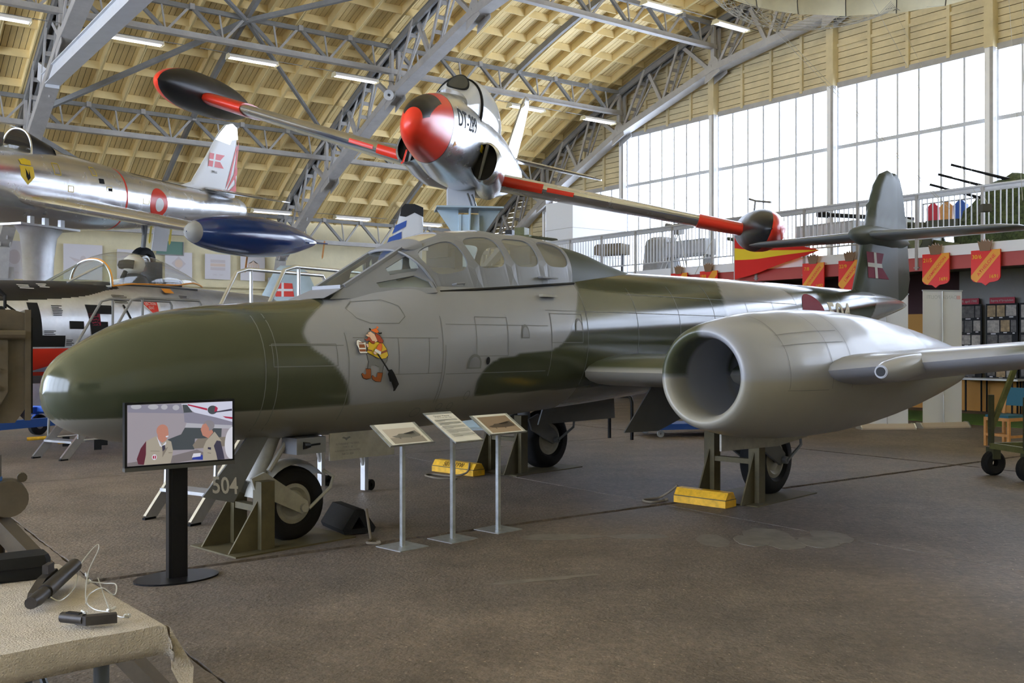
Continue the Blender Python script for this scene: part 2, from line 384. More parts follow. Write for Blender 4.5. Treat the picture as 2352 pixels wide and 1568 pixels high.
for i, nm in ((1, 'left'), (2, 'right')):
    am = (TR[i]+TR[i+1])/2
    pos = lambda a, w, dz=-.12: H(a, w, Zt(w)+dz)
    for lo, hi, pl in ((24.1, 29.0, 'upper'), (29.0, 33.9, 'middle'), (33.9, 38.4, 'lower')):
        tag(strip(MB(), am-.06, am+.06, [lo+(hi-lo)*k/4 for k in range(5)], -.1, .12).build('mid_rafter', 'darksteel'), 'straight grey steel rafter, %s length, in the %s roof bay' % (pl, nm), 'rafter', 'mid rafters')
    if i == 2: continue
    brace(pos(am, 29.0), pos(TR[i], 33.4, -.9), .14, .14, 'grey diagonal roof brace falling to the left from the %s bay star node' % nm)
    brace(pos(am, 29.0), pos(TR[i+1], 33.4, -.9), .1, .1, 'grey diagonal roof brace falling to the right from the %s bay star node' % nm)
    brace(pos(am, 29.0), pos(TR[i], 24.6), .1, .1, 'grey diagonal roof brace rising to the left from the %s bay star node' % nm)
    brace(pos(am, 29.0), pos(TR[i+1], 24.6), .14, .14, 'grey diagonal roof brace rising to the right from the %s bay star node' % nm)
    brace(pos(TR[i], 34.2, -.9), pos(am, 38.2), .16, .16, 'heavy grey brace falling to the side wall in the %s roof bay' % nm)
# ---------------------------------------------------------------- end wall: boards, studs, windows
we = struct(bpy.data.objects.new('wall_right', None)); C.objects.link(we)
D = 27.0
cw = [38.9, 34.2, 29.25, 24.5, 19.5, 14.35, 9.3, 4.3, -.7, -5.2]
hbox(MB(), D+.06, 34.2, 0, D+.2, 38.9, 6.3).build('backing', 'boardgap', we)
hbox(MB(), D+.06, 34.2, 4, D+.2, 36.8, 7.75).build('backing', 'boardgap', we)
hbox(MB(), D+.06, -5.2, 9.75, D+.2, 33.8, 14.2).build('backing', 'boardgap', we)
hbox(MB(), D+.06, 29.25, 7.75, D+.2, 36.0, 9.8).build('backing', 'boardgap', we)
hbox(MB(), D, -5.2, 0, D+.2, 34.2, 3.4).build('lower_wall', 'whitewall', we)
for i in range(len(cw)-1):
    w1, w0 = cw[i], cw[i+1]; z = (4.0 if i == 0 else 7.8 if i == 1 else 9.75)
    if w1 < 14: continue
    while z < 14:
        hi = min(w1, 17+math.sqrt(max(0, (14.1-z)/.0152))); lo = max(w0, 17-math.sqrt(max(0, (14.1-z)/.0152)))
        if hi-lo > .1: hbox(MB(), D, lo+.003, z+.008, D+.05+random.uniform(-.004, .006), hi-.003, z+.196).build('wall_board', 'board', we)
        z += .208
    m = 4
    for k in range(1, m+1):
        w = w1+(w0-w1)*k/(m+.0)
        if k < m: hbox(MB(), D-.09, w-.05, (9.75 if i > 1 else 7.8 if i == 1 else 4), D, w+.05, Zt(w)+.4).build('stud', 'board', we)
    for zz in (10.95, 12.3) if i > 0 else ():
        hbox(MB(), D-.07, w0, zz, D, w1, zz+.1).build('wall_rail', 'board', we)
for w in cw[1:9]:
    mb = MB(); hbox(mb, D-.28, w-.13, 9.72, D, w+.13, Zt(w)+.35); mb.build('column', 'board', we)
    mb = MB(); hbox(mb, D-.25, w-.02, 0, D, w+.12, 9.72); mb.build('column', 'white', we)
    mb = MB(); hbox(mb, D-.25, w-.12, 0, D-.1, w-.02, 9.72); mb.build('column', 'steel', we)
nwin = 0
for i in range(1, len(cw)-1):
    w1, w0 = cw[i]-.13, cw[i+1]+.13; top = 7.75 if i == 1 else 9.67
    nwin += 1; wi = struct(bpy.data.objects.new('window_%d' % nwin, None)); C.objects.link(wi)
    zs = [top]+[z for z in (7.77, 5.85) if z < top-.1]+[3.45]; n = 7
    hbox(MB(), D-.06, w0, top-.02, D+.08, w1, top+.16).build('head_frame', 'steel', wi)
    for z in zs[1:]: hbox(MB(), D-.05, w0, z-.06, D+.07, w1, z+.06).build('transom', 'lightsteel', wi)
    for k in range(n+1):
        w = w1+(w0-w1)*k/n; hbox(MB(), D-.03, w-.032, 3.45, D+.05, w+.032, top).build('mullion', 'lightsteel', wi)
    for k in range(n):
        for z1, z0 in zip(zs, zs[1:]):
            p, q = w1+(w0-w1)*k/n, w1+(w0-w1)*(k+1)/n
            MB().add([H(D+.03, q, z0), H(D+.03, p, z0), H(D+.03, p, z1), H(D+.03, q, z1)], [(0, 1, 2, 3)]).build('pane', 'pane', wi)
# ---------------------------------------------------------------- side wall (left/back), opposite end and near side, outside the view
wl = struct(MB().add([H(-15.2, 39, 0), H(27.2, 39, 0), H(27.2, 39, 7.2), H(-15.2, 39, 7.2)], [(0, 1, 2, 3)]).build('wall_left', 'cream'))
for a in TR[1:]: hbox(MB(), a-.35, 38.75, 0, a+.35, 39, 3.65).build('pier', 'cream', wl)
for z, r in ((3.55, .06), (3.8, .045), (3.3, .05)):
    tag(MB().tube([H(3, 38.8, z), H(26, 38.8, z)], r, 8).build('wall_pipe', 'cream'), {3.55: 'thick cream pipe along the side wall', 3.8: 'thin cream pipe, uppermost along the side wall', 3.3: 'cream pipe, lowest along the side wall'}[z], 'pipe', 'wall pipes')
wb = struct(bpy.data.objects.new('wall_back', None)); C.objects.link(wb)
for w0, z0, w1, z1 in ((-5.7, 0, 39, 1.3), (-5.7, 9.8, 39, 14.3), (-5.7, 1.3, -4, 9.8), (34, 1.3, 39, 9.8)):
    hbox(MB(), -15.4, w0, z0, -15.2, w1, z1).build('wall_panel', 'cream', wb)
for w in (1, 6, 11, 16, 21, 26, 31): hbox(MB(), -15.35, w-.12, 1.3, -15.1, w+.12, 9.8).build('column', 'white', wb)
wr = struct(bpy.data.objects.new('wall_front', None)); C.objects.link(wr)
for k in range(8): hbox(MB(), -15.2+5.325*k, -5.9, 0, -15.2+5.325*(k+1)-.03, -5.7, 7.4).build('wall_panel', 'cream', wr)
MB().add([H(-15.3, -4, 1.3), H(-15.3, 34, 1.3), H(-15.3, 34, 9.8), H(-15.3, -4, 9.8)], [(0, 1, 2, 3)]).build('pane', 'pane', wb)
# ---------------------------------------------------------------- fluorescent lamps
def lampmk():
    t = thing('strip_lamp', 'lamp', 'lamp', (0, 0, 0), HALL, 'fluorescent strip lamps')
    MB().prism([(-.17, 0), (.17, 0), (.1, .09), (-.1, .09)], lambda y, z: (-.76, y, z+.03), lambda y, z: (.76, y, z+.03)).build('reflector', 'white', t)
    for y in (-.06, .06): MB().tube([(-.72, y, .02), (.72, y, .02)], .022, 8).build('tube', 'tube', t)
    for x in (-.78, .76): MB().prism([(-.18, -.01), (.18, -.01), (.1, .14), (-.1, .14)], lambda y, z: (x, y, z), lambda y, z: (x+.02, y, z)).build('end_cap', 'cream', t)
    MB().tube([(-1.6, 0, .16), (1.6, 0, .16)], .012, 6).build('cable', 'darksteel', t)
    return t
lp = None
rows = [(28.7, 10.0, [(4.5, 'leftmost'), (7.93, 'second'), (11.36, 'third'), (14.79, 'fourth'), (21.65, 'fifth'), (25.08, 'sixth')], 'lamp in the long upper row'), (36.0, 6.5, [(15.0, 'leftmost'), (18.4, 'middle'), (21.8, 'rightmost')], 'lamp in the low row by the side wall'), (22.3, 12.0, [(22.1, 'left'), (25.3, 'right')], 'lamp of the top pair near the parachute')]
for w, z, As, nm in rows:
    for a, od in As:
        lab = '%s white fluorescent strip %s' % (od, nm)
        if lp is None: lp = lampmk(); lp.location = H(a, w, z); lp['label'] = lab
        else: dup(lp, H(a, w, z), None, lab)
# ---------------------------------------------------------------- the large two-seat jet in the middle
def paintmat(n, grey, green, under, rough=.3):
    m = mat(n, grey, rough, coat=.25); nt = m.node_tree; b = nt.nodes['Principled BSDF']
    def attr(a): q = nt.nodes.new('ShaderNodeAttribute'); q.attribute_name = a; return q.outputs['Fac']
    tc = nt.nodes.new('ShaderNodeTexCoord'); nz = nt.nodes.new('ShaderNodeTexNoise'); nz.inputs['Scale'].default_value = 2.2; nz.inputs['Detail'].default_value = 8
    nt.links.new(tc.outputs['Object'], nz.inputs['Vector'])
    def mix(a, b2, f):
        x = nt.nodes.new('ShaderNodeMix'); x.data_type = 'RGBA'
        for k, q in (('A', a), ('B', b2), ('Factor', f)):
            if isinstance(q, tuple): x.inputs[k].default_value = (*q, 1)
            elif isinstance(q, (int, float)): x.inputs[k].default_value = q
            else: nt.links.new(q, x.inputs[k])
        return x.outputs['Result']
    c = mix(mix(grey, green, attr('camo')), under, attr('under'))
    rp = nt.nodes.new('ShaderNodeValToRGB'); rp.color_ramp.elements[0].color = (.86, .86, .84, 1); rp.color_ramp.elements[1].color = (1.06, 1.06, 1.06, 1)
    nt.links.new(nz.outputs['Fac'], rp.inputs['Fac'])
    mm = nt.nodes.new('ShaderNodeMix'); mm.data_type = 'RGBA'; mm.blend_type = 'MULTIPLY'; mm.inputs['Factor'].default_value = 1
    nt.links.new(c, mm.inputs['A']); nt.links.new(rp.outputs['Color'], mm.inputs['B']); nt.links.new(mm.outputs['Result'], b.inputs['Base Color'])
    mr = nt.nodes.new('ShaderNodeMapRange'); mr.inputs['To Min'].default_value = rough-.07; mr.inputs['To Max'].default_value = rough+.1
    nt.links.new(nz.outputs['Fac'], mr.inputs['Value']); nt.links.new(mr.outputs['Result'], b.inputs['Roughness'])
    return m
paintmat('camo', (.31, .322, .362), (.057, .066, .036), (.31, .3, .265), .39)
mf = paintmat('camofus', (.272, .282, .32), (.052, .061, .037), (.235, .23, .205)); nt = mf.node_tree      # satin nose, glossy rear
mr = [n for n in nt.nodes if n.type == 'MAP_RANGE'][0]; tc = [n for n in nt.nodes if n.type == 'TEX_COORD'][0]
sx_ = nt.nodes.new('ShaderNodeSeparateXYZ'); nt.links.new(tc.outputs['Object'], sx_.inputs[0])
gt = nt.nodes.new('ShaderNodeMath'); gt.operation = 'GREATER_THAN'; gt.inputs[1].default_value = 3.1; nt.links.new(sx_.outputs['X'], gt.inputs[0])
at = nt.nodes.new('ShaderNodeAttribute'); at.attribute_name = 'camo'; au = nt.nodes.new('ShaderNodeAttribute'); au.attribute_name = 'under'
iv = nt.nodes.new('ShaderNodeMath'); iv.operation = 'SUBTRACT'; iv.inputs[0].default_value = 1; nt.links.new(au.outputs['Fac'], iv.inputs[1])
pr_ = nt.nodes.new('ShaderNodeMath'); pr_.operation = 'MULTIPLY'; nt.links.new(at.outputs['Fac'], pr_.inputs[0]); nt.links.new(iv.outputs[0], pr_.inputs[1])
mxm = nt.nodes.new('ShaderNodeMath'); mxm.operation = 'MAXIMUM'; nt.links.new(pr_.outputs[0], mxm.inputs[0]); nt.links.new(gt.outputs[0], mxm.inputs[1])
fr_ = nt.nodes.new('ShaderNodeMapRange'); fr_.inputs['To Min'].default_value = .37; fr_.inputs['To Max'].default_value = .15; nt.links.new(mxm.outputs[0], fr_.inputs['Value']); nt.links.new(fr_.outputs[0], nt.nodes['Principled BSDF'].inputs['Roughness'])
mat('mgrey', (.2, .209, .236), .42, var=.05, scale=4)
mtl = paintmat('camotail', (.17, .185, .19), (.05, .06, .04), (.2, .2, .2), .45); mtl.node_tree.nodes['Principled BSDF'].inputs['Specular IOR Level'].default_value = .18; mtl.node_tree.nodes['Principled BSDF'].inputs['Coat Weight'].default_value = 0
mat('mdark', (.13, .135, .135), .5, var=.1, scale=5)
mat('gearpaint', (.36, .35, .31), .5, var=.15, scale=9)
mat('line', (.15, .157, .16), .6)
mat('cockpit', (.03, .032, .034), .7)
mat('maroon', (.21, .018, .04), .6, spec=.12); mat('offwhite', (.62, .6, .55), .6, spec=.2)
mat('olive', (.085, .07, .032), .6, var=.25, scale=8)
mat('tyre', (.014, .014, .015), .7, bump=.15, bs=70, spec=.2)
glassmat('canopyglass', (.92, .94, .92), 1, .2, .08, (.8, .8, .77))
glassmat('canopytop', (.85, .8, .66), 1, .68, .15, (.78, .72, .55))
glassmat('clearglass', (.82, .88, .84), 1, .05)
MR = thing('twin_engine_jet', 'large green and grey camouflaged twin-engined jet in the middle of the hall', 'aircraft', (-1.862, 8.175, 0), R(46.5))
FT = [(-1.935,1.27,1.27,0),(-1.925,1.355,1.19,.075),(-1.89,1.44,1.115,.155),(-1.82,1.525,1.045,.23),(-1.7,1.605,.985,.305),(-1.55,1.69,.94,.375),(-1.39,1.765,.907,.43),(-1.05,1.86,.88,.51),(-.7,1.91,.865,.555),(.09,1.975,.845,.61),(.35,2.01,.842,.622),(.7,2.13,.84,.638),(1.2,2.28,.843,.658),(1.86,2.34,.865,.67),(2.8,2.39,.905,.675),(4.17,2.41,.98,.67),(5.5,2.43,1.06,.655),(7,2.445,1.21,.61),(8.5,2.45,1.41,.535),(10,2.45,1.68,.43),(11,2.43,1.91,.33),(12,2.375,2.1,.19),(12.5,2.31,2.2,.08),(12.72,2.26,2.26,.004)]
PW = 2/2.15
def fprof(x): return [itp(FT, x, k) for k in (1, 2, 3)]
def sgn(a, p): return math.copysign(abs(a)**p, a)
def fpt(x, th):
    zt, zb, hw = fprof(x); return (x, -hw*sgn(math.cos(th), PW), (zt+zb)/2+(zt-zb)/2*sgn(math.sin(th), PW))
def fside(x, z, off=.004, near=True):
    zt, zb, hw = fprof(x); q = min(.9999, abs(z-(zt+zb)/2)/max(1e-4, (zt-zb)/2))
    y = hw*(1-q**2.15)**(1/2.15); n = (0, -1, (z-(zt+zb)/2)*.9); l = math.hypot(1, n[2])
    return (x, -y-off/l if near else y+off/l, z+off*n[2]/l)
NB = [(1.1,.245),(1.26,.19),(1.37,.12),(1.49,0),(1.59,-.14),(1.68,-.18),(1.76,-.13),(1.86,.02),(1.96,.22),(2.1,.4)]
RB = [(1.1,1.63),(1.16,1.62),(1.26,1.6),(1.36,1.65),(1.46,1.79),(1.515,2.14),(1.56,2.6),(1.67,2.78),(1.82,2.89),(2.04,3.03),(2.2,3.14),(2.45,3.2)]
G2 = [(1.2,5.9),(1.75,5.76),(1.96,5.78),(2.18,5.84),(2.42,6.1)]; G3 = [(1.4,8.3),(1.9,8.0),(2.2,7.75),(2.45,7.5)]; G4 = [(1.5,9.9),(2,10.4),(2.45,10.9)]
def sst(e, w=.028): t = max(0, min(1, e/(2*w)+.5)); return t*t*(3-2*t)
def camo(x, z, y):
    if y > .15: x += .9
    g = sst(itp(NB, z)-x)
    g = max(g, min(sst(x-itp(RB, z)), sst(itp(G2, z)-x)), min(sst(x-itp(G3, z)), sst(itp(G4, z)-x)))
    return g, sst(1.122+.012*x-z, .006)
def setattrs(me, fn):
    a = me.attributes.new('camo', 'FLOAT', 'POINT'); u = me.attributes.new('under', 'FLOAT', 'POINT')
    v = [fn(p.co.x, p.co.z, p.co.y) for p in me.vertices]
    a.data.foreach_set('value', [q[0] for q in v]); u.data.foreach_set('value', [q[1] for q in v])
xs = [-1.935+.36*(k/18)**2 for k in range(19)]
x = xs[-1]
while x < 3.4: x += .024; xs.append(x)
while x < 12.66: x += .06; xs.append(x)
xs.append(12.72)
n = 200
mb = MB(); mb.loft([[fpt(x, 2*math.pi*j/n) for j in range(n)] for x in xs], 0, False)
fo = mb.build('fuselage', 'camofus', MR, True, 'camouflaged fuselage, green and grey over pale grey belly', 60); setattrs(fo.data, camo)
# panel lines and rivet lines
sf = lambda p, q, l: fside(p, q, .003)
def ringline(x, z0=.95, z1=2.2, dx=0): return [rect(x, z0+(z1-z0)*k/14, x+.006, z0+(z1-z0)*(k+1)/14) for k in range(14)]
lines = []
for x, a, bb in ((-.55, .95, 1.88), (-.45, .95, 1.9), (.18, 1.0, 1.7), (1.15, 1.1, 1.85), (1.18, 1.1, 1.6), (2.55, 1.3, 1.9), (3.1, 1.2, 2.2), (3.95, 1.2, 2.2), (4.75, 1.3, 2.25), (5.5, 1.5, 2.3), (6.3, 1.6, 2.3), (7.0, 1.6, 2.3), (7.7, 1.6, 2.3), (9.2, 1.9, 2.3)):
    lines += [('p', q, 0) for q in ringline(x, a, bb)]
for x0, x1, z in ((-.5, .15, 1.6), (-.4, -.05, 1.44), (.25, 1.1, 1.66), (1.2, 2.5, 1.78), (2.5, 3.1, 1.93), (3.1, 7, 1.93), (3.9, 7.7, 2.13), (1.2, 2.5, 1.35), (.6, 1.15, 1.36)):
    lines += [('p', rect(x0+(x1-x0)*k/8, z-.003, x0+(x1-x0)*(k+1)/8, z+.003), 0) for k in range(8)]
decal('panel_line', lines, sf, 'line', fo, stuff=True)
def loopline(pts, w=.006): return [('p', seg(*pts[i], *pts[(i+1) % len(pts)], w), 0) for i in range(len(pts))]
hatch = []
hatch += loopline([(.32, 1.9), (.36, 1.82), (.46, 1.78), (.72, 1.78), (.8, 1.84), (.78, 1.93), (.66, 1.98), (.42, 1.96)])
hatch += loopline(rect(.68, 1.36, 1.0, 1.66)); hatch += loopline(rect(2.55, 1.62, 3.02, 1.9)); hatch += loopline(rect(-.48, 1.44, .08, 1.61)); hatch += loopline(rect(1.55, 1.5, 1.95, 1.85))
hatch += loopline(ell(1.0, 1.02, .05, .04)); hatch += loopline(ell(1.25, 1.06, .03, .03)); hatch += loopline(ell(1.38, 1.06, .03, .03)); hatch += loopline(ell(1.53, 1.15, .03, .04))
decal('access_hatch', hatch, sf, 'line', fo, stuff=True)
for cx, cz in ((2.18, 1.72), (2.96, 1.79), (1.53, 1.45)):
    w = .055 if cx > 1.6 else .085; cz -= 0 if cx > 1.6 else -.0; decal('foot_step', [('p', [(cx-w, cz-.06), (cx+w, cz-.06)]+ell(cx, cz-.02, w, .09, 12, 0, 180), 0), ('p', [(cx-w*.75, cz-.05), (cx+w*.75, cz-.05)]+ell(cx, cz-.02, w*.75, .065, 12, 0, 180), 1)],
        lambda p, q, l: fside(p, q, .004+.003*l), ['line', 'mgrey'] if cx < 2.5 else ['line', 'camo'], fo)
decal('vent_hole', [('p', ell(1.69, 1.46, .032, .042), 0), ('p', ell(1.692, 1.458, .024, .034), 1)], lambda p, q, l: fside(p, q, .004+.003*l), ['mgrey', 'black'], fo)
# roundel and number
decal('roundel', [('p', ell(8.2, 1.98, .36, .31, 40), 0), ('p', ell(8.26, 1.9, .17, .16, 30), 1)], lambda p, q, l: fside(p, q, .004+.003*l), ['maroon', 'offwhite'], fo, .06)
tv, tf = text2d('504', .42, 'LEFT', bold=.01); decal('number', [('m', ([(8.68+a*1.3, 2.02+b) for a, b in tv], tf), 0)], lambda p, q, l: fside(p, min(q, 2.4), .004), 'offwhite', fo)
# nose emblem: a bearded man in a horned cap with a tankard and a long black tool
for nm_, c_ in (('eorange', (.8, .16, .02)), ('ehair', (.36, .045, .012)), ('eskin', (.83, .55, .4)), ('eyellow', (.76, .52, .02)), ('ebrown', (.29, .08, .015)), ('egrey', (.17, .175, .18))): mat(nm_, c_, .4)
E_ = []
def ep(pts, mi): E_.append(('p', [(.26+.0041*(740+x/7.84-815), 1.61-.00347*(720+y/7.84-790)) for x, y in pts], mi))
ol = 0
def eo(pts, mi, g=9):                                       # shape with a dark outline
    cx = sum(p[0] for p in pts)/len(pts); cy = sum(p[1] for p in pts)/len(pts)
    ep([(x+g*(x-cx)/max(1, math.hypot(x-cx, y-cy)), y+g*(y-cy)/max(1, math.hypot(x-cx, y-cy))) for x, y in pts], ol); ep(pts, mi)
eo([(770,720),(800,870),(780,1000),(830,1010),(850,940),(920,935),(995,970),(995,1070),(1055,1075),(1075,960),(1140,870),(1160,790),(1040,825)], 6)
eo([(740,1000),(835,1005),(845,1170),(760,1185),(700,1160),(668,1090),(690,1075),(730,1105),(752,1090)], 5); eo([(965,1075),(1062,1080),(1040,1240),(940,1230),(880,1190),(860,1130),(885,1120),(920,1155),(958,1150)], 5)
eo([(835,510),(1010,520),(1085,540),(1140,640),(1165,760),(1120,810),(1030,825),(940,790),(775,700),(795,640)], 4)
ep([(790,645),(870,665),(880,690),(790,670)], 5); ep([(1030,700),(1140,655),(1150,695),(1030,735)], 5)
eo([(985,350),(1050,400),(1095,490),(1080,535),(1010,520),(975,440)], 2)
eo([(850,350),(905,325),(965,380),(990,500),(940,525),(900,510),(865,420)], 3, 5); eo([(800,395),(830,375),(870,395),(865,430),(830,420)], 3, 4)
eo([(755,455),(800,470),(835,430),(865,430),(885,500),(935,500),(920,550),(870,540),(840,490),(790,500)], 2, 4)
eo([(905,300),(1025,265),(1045,335),(1020,355),(985,350)], 1, 5); ep([(1025,270),(1035,225),(1068,250),(1040,275)], 1); ep([(885,310),(890,265),(915,270),(920,305)], 0); ep([(1015,345),(1060,350),(1095,340),(1085,370),(1040,375)], 0)
eo([(1020,535),(1055,560),(1045,620),(1020,700),(930,650),(975,580)], 1, 5); eo([(925,640),(1022,695),(1005,755),(895,680)], 7, 4)
eo([(870,700),(895,690),(935,715),(915,745),(885,740)], 3, 4)
eo([(585,560),(600,495),(640,480),(690,525),(760,530),(750,560),(740,690),(765,700),(755,720),(630,720),(615,690),(610,630)], 7); ep([(625,560),(725,560),(735,625),(625,625)], 5); ep([(618,650),(735,650),(735,690),(622,690)], 5); ep([(625,530),(715,530),(715,545),(625,545)], 5)
eo([(745,555),(790,550),(795,600),(780,625),(762,600)], 3, 4)
ep([(925,735),(960,740),(1165,1040),(1140,1055)], 0); ep([(1160,1020),(1210,1015),(1260,1080),(1385,1290),(1355,1350),(1330,1410),(1295,1415),(1290,1370),(1220,1240),(1190,1235),(1135,1100)], 0)
decal('nose_emblem', E_, lambda p, q, l: fside(p, q, .003+.0006*l), ['black', 'eorange', 'ehair', 'eskin', 'eyellow', 'ebrown', 'egrey', 'paper'], fo, .05, 'painted cartoon of a bearded man holding a tankard')
# ---- holed sheet helper
def holed(name, outer, holes, fmap, m, parent, thick=.012, label=None):
    bm = bmesh.new(); es = []
    for lp_ in [outer]+holes:
        vs = [bm.verts.new((p[0], p[1], 0)) for p in lp_]
        es += [bm.edges.new((vs[i], vs[(i+1) % len(vs)])) for i in range(len(vs))]
    bmesh.ops.triangle_fill(bm, edges=es, use_beauty=True)
    for v in bm.verts: v.co = fmap(v.co.x, v.co.y)
    bmesh.ops.recalc_face_normals(bm, faces=bm.faces)
    me = bpy.data.meshes.new(name); bm.to_mesh(me); bm.free(); me.materials.append(MT[m])
    o = obj(name, me, parent, label)
    if thick: s = o.modifiers.new('thickness', 'SOLIDIFY'); s.thickness = thick; s.offset = 0
    return o
# ---- canopy
CT = [(1.0,2.44),(1.25,2.56),(1.5,2.635),(2.03,2.70),(2.7,2.70),(3.14,2.655)]
def cpt(x, t, off=0):
    ph = math.pi*t; s = abs(math.sin(ph)); c = math.cos(ph)
    ys = .5-.05*((x-2.05)/1.05)**2+off; zs = 2.05+.083*(x-1.0); zt = itp(CT, x)+off
    X = x+.27*(1-s)*max(0, (3.12-x)/2.12)
    return (X, -ys*sgn(c, .8), zs+(zt-zs)*s**.8)
bx = [1.02, 1.56, 2.08, 2.6, 3.12]; rows = [(0, .335), (.335, .665), (.665, 1)]
def rr(x0, y0, x1, y1, e=3.2, n=36):
    cx, cy, hx, hy = (x0+x1)/2, (y0+y1)/2, (x1-x0)/2, (y1-y0)/2
    return [(cx+hx*sgn(math.cos(2*math.pi*k/n), 2/e), cy+hy*sgn(math.sin(2*math.pi*k/n), 2/e)) for k in range(n)]
def rim(x0, y0, x1, y1, m=8):
    p = []
    for (a, b_), (c, d) in zip([(x0,y0),(x1,y0),(x1,y1),(x0,y1)], [(x1,y0),(x1,y1),(x0,y1),(x0,y0)]): p += [(a+(c-a)*k/m, b_+(d-b_)*k/m) for k in range(m)]
    return p
cn = MB().tube([cpt(1.0, k/30, .006) for k in range(31)], .012, 6).build('canopy', 'mgrey', MR, True, 'framed long canopy with clear side windows and yellowed top panels')
for i in range(4):
    for j, (t0, t1) in enumerate(rows):
        x0, x1 = bx[i], bx[i+1]
        if j == 1: h_ = rr(x0+.05, t0+.035, x1-.05, t1-.035, 4)
        else:
            a, b_ = (t0+.085, t1-.035) if j == 0 else (t0+.035, t1-.085)
            h_ = rr(x0+.045, a, x1-.045, b_, 3.6)
        holed('canopy_frame', rim(x0, t0, x1, t1), [h_], lambda p, q: cpt(p, q), 'mgrey', cn)
        bm_ = [('p', h_, 0)]
        decal('canopy_pane', bm_, lambda p, q, l: cpt(p, q, -.004), 'canopytop' if j == 1 else 'canopyglass', cn, .1)
for s in (-1, 1):
    MB().tube([(x, s*(.515-.05*((x-2.1)/1.05)**2), 2.045+.083*(x-1.0)) for x in [1.27+.185*k for k in range(11)]], .014, 6).build('sill_rail', 'black', cn)
MB().tube([(1.38, -.53, 2.13), (1.4, -.56, 2.14), (1.5, -.56, 2.15), (1.52, -.53, 2.14)], .01, 6).build('grab_handle', 'mgrey', cn); MB().box(2.55, -.56, 2.245, 2.78, -.5, 2.26).build('grab_handle', 'mgrey', cn)
MB().box(2.48, -.62, 2.06, 2.7, -.57, 2.085).build('latch', 'gearpaint', fo)
# rear fairing
mb = MB(); rg = []
for k in range(26):
    t = k/25; x = 3.12+1.55*t; ys = .46-.2*t; zs = 2.22+.06*t; zt = itp([(0,2.655),(.3,2.60),(.6,2.50),(.85,2.43),(1,2.40)], t)
    rg.append([(x+.06*0, -ys*sgn(math.cos(math.pi*q/24), .8), zs-.15+(zt-zs+.15)*abs(math.sin(math.pi*q/24))**.8) for q in range(25)])
o = mb.loft(rg, 0, False, False).build('rear_fairing', 'camotail', MR, True, 'green fairing behind the canopy'); setattrs(o.data, lambda x, z, y: (1, 0))
# windscreen
WO = [(.286,-.216,1.979),(.444,-.2,2.094),(1.067,-.2,2.451),(1.191,-.244,2.456),(1.212,-.52,2.056),(.97,-.426,2.03),(.715,-.327,2.03),(.523,-.276,1.99)]
W1 = [(.852,-.245,2.26),(1.095,-.25,2.392),(1.147,-.306,2.338),(1.142,-.347,2.274),(1.107,-.353,2.245),(.865,-.289,2.202)]
W2 = [(.721,-.283,2.128),(1.07,-.366,2.204),(1.18,-.443,2.153),(1.19,-.483,2.098),(.733,-.316,2.087)]
ws = MB().beam((.444, -.2, 2.094), (1.067, -.2, 2.451), .04, .03).beam((.444, .2, 2.094), (1.067, .2, 2.451), .04, .03).beam((.43, -.2, 2.09), (.43, .2, 2.09), .05, .03).build('windscreen', 'mgrey', MR, False, 'sloping windscreen with flat front glass and angular quarter windows')
n_ = V((.3035, .7918, -.5301)); p0 = V(WO[0])
def yon(x, z, s, off=0): return (x, s*(-(p0.y-(n_.x*(x-p0.x)+n_.z*(z-p0.z))/n_.y)+off), z)
for s in (-1, 1):
    xz = lambda L: [(p[0], p[2]) for p in L]
    holed('quarter_frame', xz(WO), [xz(W1), xz(W2)], lambda p, q: yon(p, q, s), 'mgrey', ws)
    for L in (W1, W2): decal('quarter_pane', [('p', xz(L), 0)], lambda p, q, l: yon(p, q, s, -.004), 'clearglass', ws)
MB().add([(.45, -.19, 2.1), (.45, .19, 2.1), (1.06, .19, 2.45), (1.06, -.19, 2.45)], [(0, 1, 2, 3)]).build('front_pane', 'clearglass', ws)
mb = MB()
for k in range(9):
    pass
rg = [[(1.03+.22*(1-abs(math.sin(math.pi*q/16)))*0+d, -.26*math.cos(math.pi*q/16)*(1+d*.9), 2.44+z*abs(math.sin(math.pi*q/16))**.6) for q in range(17)] for d, z in ((.02, .015), (.1, .07), (.2, .12))]
mb.loft(rg, 0, False, False).build('windscreen_arch', 'mgrey', ws, True)
MB().add([(.2, -.26, 1.985), (.2, .26, 1.985), (.44, .21, 2.09), (.44, -.21, 2.09)], [(0, 1, 2, 3)]).build('windscreen_cowl', 'mgrey', ws)
# cockpit inside: coaming, two seats
cp = MB().box(.95, -.3, 2.1, 1.25, .3, 2.22).box(2.0, -.36, 2.1, 2.14, .36, 2.34).build('cockpit_coaming', 'cockpit', MR)
for x in (1.72, 2.85):
    MB().box(x, -.2, 2.1, x+.1, .2, 2.5).box(x-.03, -.14, 2.42, x+.1, .14, 2.6).build('seat_back', 'cockpit', MR)
